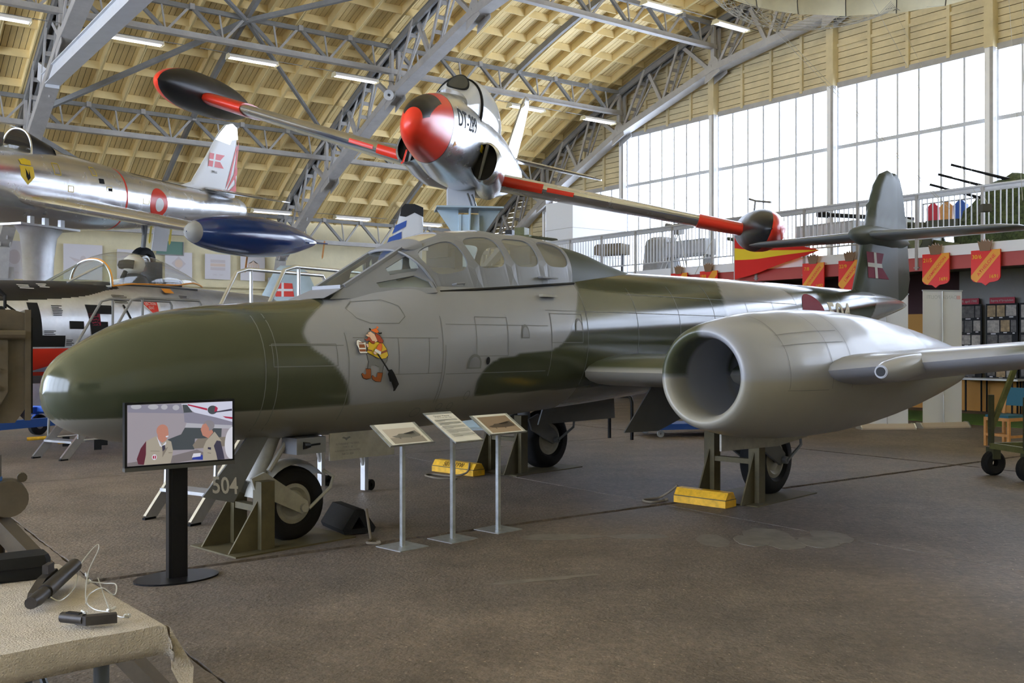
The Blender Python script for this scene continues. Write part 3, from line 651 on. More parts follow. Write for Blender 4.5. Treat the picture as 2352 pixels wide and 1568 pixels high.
# ---- nacelles
NP = [(3.75,0),(3.7,.2),(3.6,.33),(3.1,.345),(2.6,.325),(2.35,.312),(2.22,.315),(2.16,.327),(2.13,.35),(2.125,.372),(2.14,.392),(2.19,.42),(2.3,.448),(2.5,.487),(2.8,.527),(3.2,.558),(3.7,.574),(4.2,.573),(4.8,.547),(5.4,.495),(6.0,.43),(6.6,.35),(7.1,.275),(7.35,.235),(7.4,.225),(7.38,.21),(7.0,.2),(6.6,.19),(6.6,0)]
npf = []
for (a, r), (a2, r2) in zip(NP, NP[1:]):
    k = max(1, int(math.hypot(a2-a, r2-r)/.07)); npf += [(a+(a2-a)*q/k, r+(r2-r)*q/k) for q in range(k)]
npf.append(NP[-1])
def nac(s):
    yc, zc = s*2.63, 1.345; n = 72
    mb = MB(); mb.loft([[(a, yc+max(r, 1e-3)*math.cos(2*math.pi*j/n), zc+max(r, 1e-3)*math.sin(2*math.pi*j/n)) for j in range(n)] for a, r in npf], 0, False)
    o = mb.build('engine_nacelle', 'camo', MR, True, 'smooth grey engine nacelle with a large round intake' , 60)
    def fn(x, z, y):
        rr_ = math.hypot(y-yc, z-zc)
        inn = x < 3.8 and rr_ < .343 and x > 2.37
        if inn: return (0, 0)
        g = sst((y-yc)*-s-.03, .02)*sst(z-zc, .006)*(1 if s < 0 else 0) if x < 3.2 else 0
        if s > 0: g = sst(z-zc, .01)
        if x > 5.6 and s < 0: g = max(g, .75*sst(x-5.75+.5*(z-zc), .03)*sst(z-zc-.05, .03))
        return (g, sst(zc-.01-z, .006))
    setattrs(o.data, fn)
    MB().lathe([(2.95, 0), (3.0, .05), (3.15, .1), (3.5, .15), (3.7, .17)], (0, yc, zc), (1, 0, 0), 20).build('engine_bullet', 'mdark', o, True)
    mb = MB()
    for k in range(3):
        t = R(30+120*k); mb.beam((3.3, yc+.09*math.cos(t), zc+.09*math.sin(t)), (3.3, yc+.34*math.cos(t), zc+.34*math.sin(t)), .03, .25, (1, 0, 0))
    mb.build('intake_vane', 'mdark', o)
    if s < 0:
        npx = lambda p, q, l: (p, yc+(itp([(r_[0], r_[1]) for r_ in npf if r_[0] > 2.13 and r_[1] > .37][0:60], p)+.004)*math.cos(q), zc+(itp([(r_[0], r_[1]) for r_ in npf if r_[0] > 2.13 and r_[1] > .37][0:60], p)+.004)*math.sin(q))
        L = []
        for xx in (2.62, 3.25, 3.6): L += [('p', rect(xx, R(95)+k*.12, xx+.006, R(95)+(k+1)*.12), 0) for k in range(14)]
        for th in (R(150), R(138), R(192)): L += [('p', rect(2.6+k*.12, th, 2.72+k*.12, th+.008), 0) for k in range(8 if th < R(190) else 5)]
        decal('panel_line', L, npx, 'line', o, .1, stuff=True)
    return o
for s in (-1, 1): nac(s)
# ---- wings
def foil(c, t, n=14):
    up = []; 
    for k in range(n+1):
        x = (1-math.cos(math.pi*k/n))/2; y = 5*t*(.2969*math.sqrt(x)-.126*x-.3516*x*x+.2843*x**3-.1036*x**4); up.append((x*c, y*c))
    return up+[(x, -y) for x, y in up[::-1][1:-1]]
def wing(name, st, parent, m, label, fn=None, sub=6):
    rg = []
    for (a, b_) in zip(st, st[1:]):
        for k in range(sub): rg.append([a[i]+(b_[i]-a[i])*k/sub for i in range(5)])
    rg.append(st[-1])
    mb = MB(); mb.loft([[(xl+px, y, z+pz) for px, pz in foil(c, t)] for y, xl, z, c, t in rg])
    o = mb.build(name, m, parent, True, label, 60)
    if fn: setattrs(o.data, fn)
    return o
for s in (-1, 1):
    wing('inner_wing', [(s*.4, 3.12, 1.33, 3.0, .115), (s*2.6, 3.12, 1.33, 2.95, .115)], MR, 'camo', 'inner wing between fuselage and nacelle', lambda x, z, y: (sst(z-1.335, .006), sst(1.333-z, .006)))
    def wf(x, z, y, s=s):
        zc = 1.36+.105*(abs(y)-2.9)
        g = max(sst(abs(y)-4.55-.5*(x-3.4), .06), 0)*sst(z-zc-.02, .01)
        return (g if s < 0 else 1, 0)
    wing('outer_wing', [(s*2.9, 3.14, 1.355, 2.75, .105), (s*3.4, 3.2, 1.41, 2.62, .105), (s*5.9, 3.62, 1.67, 1.75, .09), (s*6.4, 3.85, 1.72, 1.3, .08), (s*6.62, 4.15, 1.745, .75, .06)], MR, 'camo', 'outer wing beyond the nacelle', wf, 10)
    if s < 0:
        wp = MB().tube([(2.78, -3.8, 1.4), (2.86, -3.8, 1.402), (3.1, -3.82, 1.42), (3.45, -3.84, 1.455), (3.8, -3.86, 1.47)], [.052, .075, .095, .085, .03], 16).tube([(2.775, -3.8, 1.4), (2.78, -3.8, 1.4)], .046, 16).build('wing_pod', ['camo'], MR, True, 'grey bulged pod with a round opening on the wing leading edge')
        MB().tube([(2.768, -3.8, 1.4), (2.775, -3.8, 1.4)], .036, 16).build('pod_opening', 'black', wp)
# wing-root fillets
# ---- tail
FNL = [(10.3,2.3),(10.62,2.47),(10.85,2.95),(11.02,3.4),(11.2,3.85),(11.4,4.22),(11.62,4.43),(11.9,4.515),(12.18,4.47)]
def finz(p, q, s, w=None): t = .02+.095*max(0, 1-(abs(p-11.45)/1.15)**2)*(1-.45*(q-2.4)/2.1) if w is None else w; return (p, s*t, q)
def sheet(name, poly, tf, m, parent, label=None, L=.12):
    bm = bmesh.new(); f = bm.faces.new([bm.verts.new((p[0], p[1], 0)) for p in poly]); bmesh.ops.triangulate(bm, faces=[f])
    for _ in range(4):
        es = [e for e in bm.edges if e.calc_length() > L]
        if es: bmesh.ops.subdivide_edges(bm, edges=es, cuts=1); bmesh.ops.triangulate(bm, faces=[q for q in bm.faces if len(q.verts) > 3])
    g = bmesh.ops.duplicate(bm, geom=bm.verts[:]+bm.edges[:]+bm.faces[:]); dv = [q for q in g['geom'] if isinstance(q, bmesh.types.BMVert)]
    ds = set(dv); ov = [v for v in bm.verts if v not in ds]
    be = [e for e in bm.edges if e.is_boundary]
    bd = {v: None for e in be for v in e.verts}
    for v in ov: v.co = tf(v.co.x, v.co.y, -1, v in bd)
    for v in dv: v.co = tf(v.co.x, v.co.y, 1, v in bd)
    bmesh.ops.bridge_loops(bm, edges=be); bmesh.ops.recalc_face_normals(bm, faces=bm.faces)
    me = bpy.data.meshes.new(name); bm.to_mesh(me); bm.free(); me.materials.append(MT[m]); me.polygons.foreach_set('use_smooth', [True]*len(me.polygons)); me.set_sharp_from_angle(angle=R(50))
    return obj(name, me, parent, label)
fin = sheet('fin', FNL+[(12.2, 4.3), (12.2, 2.25)], lambda p, q, s, b_: finz(p, q, s, .012 if b_ and p < 12.1 else None), 'camotail', MR, 'rounded tail fin in green and grey')
setattrs(fin.data, lambda x, z, y: (max(.35, sst(3.3-z+.8*(10.95-x), .12)*sst(11.0-x, .1), .9*sst(z-3.62, .1)), 0))
rud = sheet('rudder', [(12.215, 2.3), (12.215, 4.46), (12.36, 4.4), (12.5, 4.2), (12.66, 3.7), (12.78, 3.1), (12.86, 2.72), (12.75, 2.45), (12.5, 2.35)], lambda p, q, s, b_: (p, s*max(.006, .06*(12.9-p)/.7*(1-.3*(q-2.4)/2.1)), q), 'camotail', MR, 'rudder with dark patches')
setattrs(rud.data, lambda x, z, y: (max(.5, sst(z-3.62, .1), sst(2.9-z, .1)), 0))
bul = MB().tube([(10.5, 0, 3.34), (10.53, 0, 3.34), (10.65, 0, 3.345), (10.9, 0, 3.35), (11.3, 0, 3.36), (11.9, 0, 3.36), (12.5, 0, 3.35), (12.85, 0, 3.34)], [.005, .05, .1, .155, .185, .18, .11, .01], 20).build('tail_bullet', 'camotail', MR, True)
setattrs(bul.data, lambda x, z, y: (.55, 0))
for s in (-1, 1): wing('tailplane', [(s*.08, 10.85, 3.36, 1.35, .11), (s*2.0, 11.12, 3.36, .95, .1), (s*2.24, 11.25, 3.36, .7, .07), (s*2.3, 11.45, 3.36, .35, .05)], MR, 'camo', 'horizontal tailplane', lambda x, z, y: (.55, 0))
fs_ = lambda p, q, l: (p, -(.02+.095*max(0, 1-(abs(p-11.45)/1.15)**2)*(1-.45*(q-2.4)/2.1))-.006-.004*l, q)
fx = lambda x, z: (10.9+x*.78+.05*(1-z), 2.66+z*.42)
def fl_(pts, mi): return ('p', [fx(*p) for p in pts], mi)
decal('flag', [fl_([(0, 1), (.8, 1), (.62, .5), (1, 0), (0, 0)], 0), fl_([(.3, 0), (.42, 0), (.42, 1), (.3, 1)], 1), fl_([(0, .42), (.66, .42), (.64, .58), (0, .58)], 1)], fs_, ['maroon', 'offwhite'], fin, .06, 'swallow-tailed red flag with a white cross')
# ---- undercarriage
def wheel(parent, x, y, z, r, w, hub, hubm='gearpaint', rings=True):
    o = MB().lathe([(-w*.32, r*.5), (-w*.5, r*.62), (-w*.5, r*.84), (-w*.38, r*.96), (-w*.2, r), (w*.2, r), (w*.38, r*.96), (w*.5, r*.84), (w*.5, r*.62), (w*.32, r*.5)], (x, y, z), (0, 1, 0), 36).build('tyre', 'tyre', parent, True)
    MB().lathe([(-w*.3, 0), (-w*.36, hub*.3), (-w*.3, hub*.6), (-w*.42, hub*.75), (-w*.36, hub), (w*.36, hub), (w*.42, hub*.75), (w*.3, hub*.6), (w*.36, hub*.3), (w*.3, 0)], (x, y, z), (0, 1, 0), 30).build('hub', hubm, o, True)
    return o
ng = MB().tube([(-.12, 0, .92), (-.3, 0, .5)], [.085, .07], 14).tube([(.02, -.13, .95), (-.24, -.13, .6)], .022, 8).build('nose_leg', 'gearpaint', MR, True, 'pale nose wheel leg')
wheel(MR, .03, 0, .305, .305, .2, .18)
mb = MB()
for s in (-1, 1): mb.prism([(-.42, .56), (-.3, .6), (.1, .33), (.12, .27), (.05, .23), (-.38, .44)], lambda p, q: (p, s*.14, q), lambda p, q: (p, s*.17, q))
mb.tube([(.06, -.2, .28), (.06, .2, .28)], .035, 12).build('fork', 'gearpaint', MR)
mb = MB(); rg = []
for k in range(13):
    t = R(35+k*11); rg.append([(.03-(.34+.03*math.sin(math.pi*q/6))*math.cos(t)*-1, -.13+.26*q/6, .305+(.33+.035*math.sin(math.pi*q/6))*math.sin(t)) for q in range(7)])
mb.loft(rg, 0, False, False).build('mudguard', 'gearpaint', MR, True)
MB().tube([(.1, -.19, .27), (.32, -.18, .42), (.37, -.15, .5), (.3, -.1, .56)], .014, 8).tube([(.1, .19, .27), (.32, .18, .42), (.37, .15, .5), (.3, .1, .56)], .014, 8).build('tow_loop', 'gearpaint', MR, True)
dr = MB().prism([(-.47, .9), (-.28, .9), (-.6, .4), (-.86, .47)], lambda p, q: (p, -.19-.0*q, q), lambda p, q: (p, -.21, q)).build('nose_gear_door', 'mdark', MR, False, 'grey nose gear door numbered 504')
tv, tf = text2d('504', .19, 'CENTER', .1, .003)
MB().add([(-.68+a*.78-.12*b_*1+ .0, -.214, .535+b_*.95-.22*a*.5) for a, b_ in tv], tf).build('number', 'offwhite', dr)
MB().box(-.1, -.31, .73, .18, -.1, .86).build('bay_box', 'mgrey', MR); MB().tube([(-.04, -.315, .8), (.02, -.315, .8)], [.03, .02], 8).tube([(.0, -.315, .8), (.12, -.315, .805)], .008, 6).build('air_plug', 'black', MR)
d2 = MB().box(.22, -.31, .655, .9, -.295, .88).build('lower_gear_door', 'gearpaint', MR, False, 'pale door with a winged crest and small lettering')
L = [('p', [(.34, .835), (.37, .825), (.385, .81), (.4, .825), (.43, .835), (.415, .845), (.385, .835), (.355, .845)], 0)]
for k, (t_, w) in enumerate((('FLYVEVABNET MATERIEL', .022), ('TYPE TT 20', .02), ('KUN DENNE SIDE MOD KROPPEN', .017), ('NR 51-504', .026))):
    tv, tf = text2d(t_, w); L.append(('m', ([(.4+a, .785-.028*k+b_) for a, b_ in tv], tf), 0))
decal('lettering', L, lambda p, q, l: (p, -.313, q), 'line', d2, .3)
for s in (-1, 1):
    y = s*1.6
    lg = MB().tube([(4.55, y, 1.2), (4.62, y, .62)], [.09, .08], 14).build('main_leg', 'mdark', MR, True)
    wheel(MR, 4.98, y, .375, .375, .27, .21, 'gearpaint')
    mb = MB()
    for q in (-.19, .19): mb.prism([(4.5, .66), (4.68, .72), (5.05, .44), (5.06, .36), (4.96, .32), (4.56, .52)], lambda p, z: (p, y+q, z), lambda p, z: (p, y+q+.03, z))
    mb.tube([(5.0, y-.24, .375), (5.0, y+.24, .375)], .04, 12).tube([(5.0, y-.24, .37), (5.3, y-.24, .52), (5.36, y-.2, .62)], .016, 8).build('torque_arm', 'mdark', MR)
    MB().prism([(3.5, .7), (4.1, .68), (4.55, .8), (4.6, 1.2), (3.95, 1.2)], lambda p, z: (p, s*.86-s*.1*(1.2-z), z), lambda p, z: (p, s*.875-s*.1*(1.2-z), z)).build('gear_door', 'mdark', MR) if s < 0 else MB().prism([(4.24, .63), (5.74, .63), (5.7, 1.1), (4.45, 1.1)], lambda p, z: (p, 1.02, z), lambda p, z: (p, 1.04, z)).build('gear_door', 'mdark', MR)
    MB().prism([(3.0, .66), (4.0, .63), (4.6, .68), (4.7, .9), (3.0, .9)], lambda p, z: (p, s*2.25, z), lambda p, z: (p, s*2.27, z)).build('gear_door', 'gearpaint', MR)
MB().tube([(5.6, -.3, 2.44), (6.0, -.3, 2.9)], .004, 5).build('aerial', 'gearpaint', MR)
# ---------------------------------------------------------------- other aircraft: shared tools
mat('silver', (.72, .73, .74), .24, metal=.92, var=.05, scale=3)
mat('silverdull', (.6, .61, .62), .38, metal=.8, var=.1, scale=5)
mat('jetred', (.72, .04, .018), .3, coat=.1, spec=.35)
mat('jetblack', (.013, .013, .014), .35, var=.2, scale=4, spec=.3)
mat('navy', (.012, .042, .19), .2, coat=.4)
mat('paleblue', (.4, .5, .55), .4, var=.08, scale=4)
mat('postblue', (.42, .52, .58), .45, var=.05, scale=3)
mat('finwhite', (.72, .73, .74), .35); mat('orange', (.75, .3, .03), .45); mat('blue', (.02, .09, .42), .45); mat('yellow', (.8, .6, .03), .5)
glassmat('bubble', (.93, .94, .92), 1, .07); glassmat('whitebubble', (.9, .92, .93), 1, .55, .08, (.8, .82, .82)); glassmat('tankcap', (.9, .95, 1), 1, .35)
def body(tab, pw=2.1):
    e = 2/pw
    def pt(x, th):
        zt, zb, hw = [itp(tab, x, k) for k in (1, 2, 3)]; return (x, -hw*sgn(math.cos(th), e), (zt+zb)/2+(zt-zb)/2*sgn(math.sin(th), e))
    def side(x, z, off=.004, s=-1):
        zt, zb, hw = [itp(tab, x, k) for k in (1, 2, 3)]; zc = (zt+zb)/2; q = min(.999, abs(z-zc)/max(1e-4, (zt-zb)/2))
        nz_ = .9*(z-zc)/max(.1, hw); l = math.hypot(1, nz_)
        return (x, s*(hw*(1-q**pw)**(1/pw)+off/l), z+off*nz_/l)
    return pt, side
def fusmesh(tab, xs, n, pt, matfn, mats, name, parent, label, cap=True):
    mb = MB(); mb.loft([[pt(x, 2*math.pi*j/n) for j in range(n)] for x in xs], 0, cap)
    for i, f in enumerate(mb.f):
        k = len(f); c = [sum(mb.v[a][j] for a in f)/k for j in range(3)]; mb.m[i] = matfn(*c)
    return mb.build(name, mats, parent, True, label, 60)
def frange(a, b_, s):
    k = max(1, int(round((b_-a)/s))); return [a+(b_-a)*i/k for i in range(k+1)]
def bubble(x0, x1, tab, hw, zb, side=9, n=24):                  # arch-shaped canopy rings; tab: x -> top
    return [[(x, -hw(x)*sgn(math.cos(math.pi*q/n), .85), zb(x)+(itp(tab, x)-zb(x))*abs(math.sin(math.pi*q/n))**.85) for q in range(n+1)] for x in frange(x0, x1, (x1-x0)/side)]
def swallow(x, z, w, h_, fl=1):
    f = lambda L, mi: ('p', [(x+p*w, z+q*h_) for p, q in L], mi)
    return [f([(0, 1), (.95, 1), (.68, .5), (1, 0), (0, 0)], 0), f([(.27, 0), (.38, 0), (.38, 1), (.27, 1)], 1), f([(0, .44), (.72, .44), (.72, .56), (0, .56)], 1)]
# ---------------------------------------------------------------- red-nosed jet banking on a post
TJ = thing('red_nosed_jet', 'silver jet with a red nose banking on a pale post overhead', 'aircraft', (-1.459, 14.293, 4.769), rot=(R(14.65), R(-5.04), R(82.81)))
TT = [(0,.02,-.02,.02),(.03,.15,-.12,.09),(.12,.27,-.2,.165),(.35,.41,-.3,.24),(.8,.54,-.39,.31),(1.3,.63,-.46,.365),(2,.75,-.55,.45),(3,.84,-.66,.54),(4,.82,-.7,.63),(5,.78,-.72,.64),(6.5,.7,-.72,.62),(8,.6,-.64,.55),(9.5,.5,-.5,.46),(10.7,.42,-.34,.36),(11.25,.36,-.26,.3)]
tp, ts = body(TT)
def tm(x, y, z):
    if x > 1.31: return 0
    if x > 1.275: return 2
    zt = itp(TT, x, 1)
    if .1 < x < .8 and z > .45*zt and -.2 < y < .3: return 2
    return 1
tf_ = fusmesh(TT, [0, .015, .03, .06, .09]+frange(.12, 1.5, .015)+frange(1.6, 11.25, .15), 160, tp, tm, ['silver', 'jetred', 'jetblack'], 'fuselage', TJ, 'polished fuselage with a red nose and black anti-glare patch')
tv, tfc = text2d('DT-289', .4, 'CENTER', 0, .004); decal('code_letters', [('m', ([(2.05+a*.86, .36+b_*.9) for a, b_ in tv], tfc), 0)], lambda p, q, l: ts(p, q, .005), 'matblack', tf_, .08)
decal('warning_mark', [('p', [(1.5, .0), (1.62, -.05), (1.5, -.1)], 0), ('p', [(3.0, .14), (3.18, .12), (3.2, 0), (3.02, .02)], 1)], lambda p, q, l: ts(p, q, .005), ['orange', 'yellow'], tf_)
cv = [(2.35,.84),(2.7,1.06),(3.2,1.2),(3.8,1.24),(4.6,1.2),(5.4,1.05),(6.2,.85),(6.6,.74)]
hwf = lambda x: .5*math.sqrt(max(.02, 1-((x-4.2)/2.55)**2)); zbf = lambda x: .5
MB().loft(bubble(2.95, 6.6, cv, hwf, zbf, 16), 0, False, False).build('canopy', 'whitebubble', TJ, True, 'whitish bubble canopy')
MB().tube(bubble(2.95, 3.0, cv, hwf, zbf, 1)[0], .025, 6).build('canopy_arch', 'matblack', TJ)
wsr = bubble(2.25, 2.95, cv, lambda x: .3+.1*(x-2.25)/.7*1.2, lambda x: .6-.1*(x-2.25)/.7, 5)
MB().loft(wsr, 0, False, False).build('windscreen', 'whitebubble', TJ, True)
decal('front_pane', [('p', ell(0, 0, .5, .5, 30), 0), ('p', ell(0, 0, .42, .42, 30), 1)], lambda p, q, l: (2.56+q*.36-.01-.004*l, p*.38, 1.0+q*.3+.03+.004*l-.25*p*p), ['matblack', 'clearglass'], TJ, .2)
for s in (-1, 1):
    rg = []
    for x, cy, cz, hy, hz in ((3.0, .66, -.14, .22, .32), (3.05, .67, -.14, .255, .355), (3.3, .67, -.16, .28, .37), (3.9, .64, -.24, .29, .4), (4.6, .54, -.32, .3, .42), (5.6, .4, -.36, .26, .36)):
        rg.append([(x+.12*math.sin(t)*(x < 3.2), s*(cy+hy*math.cos(t)), cz+hz*math.sin(t)-.15*hy*math.cos(t)) for t in [2*math.pi*k/28 for k in range(28)]])
    ik = MB().loft(rg, 0, False).build('air_intake', 'silver', TJ, True, 'D-shaped air intake on the fuselage flank')
    MB().add([(p[0]+.16, p[1], p[2]) for p in rg[0]], [list(range(28))]).loft([rg[0], [(p[0]+.16, p[1], p[2]) for p in rg[0]]], 0, False).build('intake_mouth', 'black', ik)
    MB().prism([(-.3, -.02), (.3, -.02), (.3, .02), (-.3, .02)], lambda a, b_: (3.03, s*(.64+b_), -.14+a), lambda a, b_: (3.4, s*(.62+b_), -.14+a)).build('splitter_plate', 'darksteel', ik)
    w = wing('wing', [(s*.4, 4.2, -.36, 3.0, .12), (s*5.55, 4.75, -.1, 1.75, .11)], TJ, 'silver', 'straight silver wing', None, 8)
    def le(y0, y1, g, f_, nm):
        def stn(y): t = (y-.4)/5.15; return (s*y, 4.2+.55*t-g, -.36+.26*t, 3.0-1.25*t)
        mb = MB(); rg = []
        for k in range(7):
            y, xl, z, c = stn(y0+(y1-y0)*k/6); pf = [(a, b_*1.06+math.copysign(g, b_) if abs(b_) > 1e-4 else b_) for a, b_ in foil(c, .118, 26) if a <= f_*c]
            pf = sorted([q for q in pf if q[1] > 0], key=lambda q: -q[0])+sorted([q for q in pf if q[1] <= 0], key=lambda q: q[0])
            rg.append([(xl+a, y, z+b_) for a, b_ in pf])
        mb.loft(rg, 0, True, False).build(nm, 'jetred', w, True)
    le(.85, 1.62, .03, .022, 'leading_edge_panel'); le(1.7, 2.2, .012, .014, 'leading_edge_panel'); le(4.55, 5.5, .012, .9, 'red_sleeve')
    y = s*5.75
    tk = [(3.6,.01),(3.66,.1),(3.8,.19),(4.1,.29),(4.6,.37),(5.2,.4),(5.9,.4),(6.6,.36),(7.3,.26),(7.8,.12),(8.0,.01)]
    mb = MB(); xs_ = frange(3.6, 3.9, .05)+frange(4.0, 8.0, .12); mb.loft([[(x, y+itp(tk, x)*math.cos(2*math.pi*j/36), -.05+itp(tk, x)*math.sin(2*math.pi*j/36)) for j in range(36)] for x in xs_], 0, False)
    for i, f in enumerate(mb.f):
        cx = sum(mb.v[a][0] for a in f)/4; cy = sum(mb.v[a][1] for a in f)/4-y
        mb.m[i] = 1 if cx < 5.6 and cy*s > -.0 else 0
    mb.build('tip_tank', ['jetblack', 'jetred'], TJ, True, 'black wing tip tank with a red outboard nose')
    wing('tailplane', [(s*.2, 9.9, .45, 1.3, .09), (s*2.1, 10.35, .5, .75, .08), (s*2.3, 10.55, .5, .45, .06)], TJ, 'silver', 'silver tailplane')
sheet('fin', [(9.2, .45), (9.7, .75), (10.25, 1.75), (10.5, 2.02), (10.95, 2.05), (11.2, 1.9), (11.35, 1.0), (11.3, .3)], lambda p, q, s, b_: (p, s*(.008 if b_ else .05), q), 'silver', TJ, 'silver tail fin')
MB().lathe([(0, .28), (.3, .27), (.32, .24), (.1, .22), (.1, 0)], (11.2, 0, .05), (1, 0, 0), 24).build('jet_pipe', 'darksteel', TJ, True)
MB().tube([(.55, .1, -.36), (.5, .1, -.55), (.42, .1, -.57)], .015, 6).build('pitot', 'jetred', TJ); MB().tube([(3.9, -.35, -.72), (4.2, -.45, -.95)], .02, 6).tube([(4.1, -.4, -.72), (4.4, -.5, -.95)], .02, 6).build('drain_pipe', 'silver', TJ)
# the post
pt_ = thing('display_post', 'pale blue-grey steel post carrying the red-nosed jet', 'post', (-.82, 18.75, 0), R(8))
MB().box(-.15, -.15, 0, .15, .15, 4.0).box(-.19, -.17, 0, -.15, .17, 4.0).box(.15, -.17, 0, .19, .17, 4.0).build('column', 'postblue', pt_)
MB().box(-.62, -.4, 4.1, .62, .4, 4.13).build('head_plate', 'postblue', pt_)
for s in (-1, 1):
    MB().prism([(.19, 3.5), (.19, 4.1), (.6, 4.1)], lambda a, z: (s*a, -.01, z), lambda a, z: (s*a, .01, z)).build('gusset', 'postblue', pt_)
MB().prism([(.15, 3.5), (.15, 4.1), (.38, 4.1)], lambda a, z: (-.01, -a, z), lambda a, z: (.01, -a, z)).build('gusset', 'postblue', pt_)
MB().box(-.4, -.2, 4.13, .1, .2, 4.5).build('saddle', 'lightsteel', pt_); MB().box(-.5, -.5, 0, .5, .5, .03).build('base_plate', 'postblue', pt_)
# ---------------------------------------------------------------- silver jet with white fin, top left
FU = thing('silver_jet', 'silver jet with red roundel and white fin hanging at upper left', 'aircraft', (-11.763, 16.369, 4.654), rot=(R(11.27), R(-2.47), R(68.18)))
UT = [(0,.42,-.42,.42),(1,.62,-.6,.58),(3,.78,-.76,.72),(4.5,.8,-.82,.76),(5.5,.77,-.84,.76),(7,.63,-.76,.68),(9,.5,-.55,.53),(10.6,.42,-.36,.42),(11.2,.38,-.28,.37)]
up_, us = body(UT)
def um(x, y, z):
    zt = itp(UT, x, 1)
    if 4.9 < x < 9.8 and abs(y) < .17 and z > 0: return 1
    return 2 if 6.68 < x < 6.74 else 0
uf = fusmesh(UT, frange(0, 6.6, .2)+[6.68, 6.74]+frange(6.85, 11.2, .15), 64, up_, um, ['silver', 'jetblack', 'jetred'], 'fuselage', FU, 'polished fuselage with dark spine and red band')
MB().lathe([(0, .33), (.25, .31), (.42, .25), (.4, .22), (.1, .2), (.1, 0)], (11.2, 0, .05), (1, 0, 0), 28).build('jet_pipe', 'silverdull', FU, True)
MB().lathe([(0, .4), (-.02, .38), (.1, .33), (.6, .3), (.6, 0)], (0, 0, 0), (1, 0, 0), 28).build('nose_intake', 'black', FU, True)
cu_ = [(2.2,.72),(2.8,1.05),(3.5,1.2),(4.1,1.16),(4.6,1.02),(5.0,.88),(5.4,.78)]; hu = lambda x: .44*math.sqrt(max(.03, 1-((x-3.7)/1.9)**2)); zu = lambda x: .55
MB().loft(bubble(2.2, 4.25, cu_, hu, zu, 12), 0, False, False).build('canopy', 'bubble', FU, True); MB().loft(bubble(4.25, 4.95, cu_, hu, zu, 6), 0, False, False).build('canopy_rear', 'jetblack', FU, True)
MB().loft(bubble(4.95, 5.45, cu_, lambda x: .3*(5.5-x)/.5+.02, lambda x: .6, 6), 0, False, False).build('canopy_fairing', 'silver', FU, True)
for x in (3.2, 4.25): MB().tube(bubble(x, x+.01, cu_, hu, zu, 1)[0], .022, 6).build('canopy_arch', 'silver', FU)
MB().box(3.3, -.25, .5, 3.7, .25, 1.0).build('seat', 'cockpit', FU)
decal('roundel', [('p', ell(7.82, .0, .32, .34, 40), 0), ('p', ell(7.84, -.03, .15, .16, 30), 1)], lambda p, q, l: us(p, q, .004+.003*l), ['jetred', 'finwhite'], uf, .06)
decal('crest', [('p', [(3.78, .42), (4.1, .42), (4.1, .22), (3.94, .06), (3.78, .22)], 1), ('p', [(3.81, .39), (4.07, .39), (4.07, .23), (3.94, .1), (3.81, .23)], 1), ('p', [(3.9, .38), (3.96, .25), (3.98, .36), (4.0, .2), (3.94, .14), (3.9, .22)], 0), ('p', [(3.82, .44), (4.06, .44), (4.08, .53), (4.0, .48), (3.94, .56), (3.88, .48), (3.8, .53)], 1)], lambda p, q, l: us(p, q, .004+.002*l), ['matblack', 'yellow'], uf, .1)
L = []
for x, z, w, h_ in ((4.62, .33, .16, .22), (5.68, .42, .14, .16), (4.95, .02, .14, .12), (6.05, .12, .16, .1), (7.25, -.05, .2, .12)): L += [('p', q, 0) for q in (rect(x, z, x+w, z+.012), rect(x, z+h_, x+w, z+h_+.012), rect(x, z, x+.012, z+h_), rect(x+w, z, x+w+.012, z+h_))]
decal('stencil_frame', L, lambda p, q, l: us(p, q, .004), 'yellow', uf, .1, stuff=True); decal('vent', [('p', rect(5.85, .28, 6.0, .38), 0), ('p', rect(6.1, .14, 6.22, .2), 0)], lambda p, q, l: us(p, q, .005), 'matblack', uf)
for s in (-1, 1):
    wing('wing', [(s*.5, 3.75, -.22, 2.75, .12), (s*4.95, 4.35, -.2, 1.7, .11)], FU, 'silver', 'straight silver wing', None, 8)
    tk = [(3.4,.01),(3.46,.12),(3.6,.2),(3.9,.28),(4.5,.36),(5.2,.395),(5.9,.37),(6.6,.28),(7.1,.17),(7.4,.09),(7.6,.01)]
    o = MB().loft([[(x, s*5.2+itp(tk, x)*math.cos(2*math.pi*j/36), -.2+itp(tk, x)*math.sin(2*math.pi*j/36)) for j in range(36)] for x in frange(3.6, 7.6, .1)], 0, False).build('tip_tank', 'navy', FU, True, 'navy blue wing tip tank with clear nose cap')
    MB().loft([[(x, s*5.2+itp(tk, x)*math.cos(2*math.pi*j/36), -.2+itp(tk, x)*math.sin(2*math.pi*j/36)) for j in range(36)] for x in frange(3.4, 3.6, .03)], 0, False).build('clear_cap', 'tankcap', o, True)
    MB().prism([(6.9, .12), (7.6, .05), (7.95, .0), (7.95, -.02), (7.4, -.05), (6.9, -.12)], lambda a, b_: (a, s*5.2+b_*2.2, -.21), lambda a, b_: (a, s*5.2+b_*2.2, -.19)).build('tank_fin', 'navy', o)
    wing('tailplane', [(s*.1, 10.0, .5, 1.25, .09), (s*1.7, 10.55, .5, .75, .08), (s*1.9, 10.8, .5, .4, .06)], FU, 'silver', 'silver tailplane')
ff = sheet('fin', [(9.0, .42), (9.55, .62), (10.0, 1.35), (10.35, 1.98), (10.55, 2.2), (10.8, 2.28), (11.0, 2.2), (11.1, 1.9), (11.32, .9), (11.35, .35)], lambda p, q, s, b_: (p, s*(.008 if b_ else .05), q), 'finwhite', FU, 'white fin with a red swallow-tailed flag and red rays')
fs2 = lambda p, q, l: (p, -.056-.002*l, q)
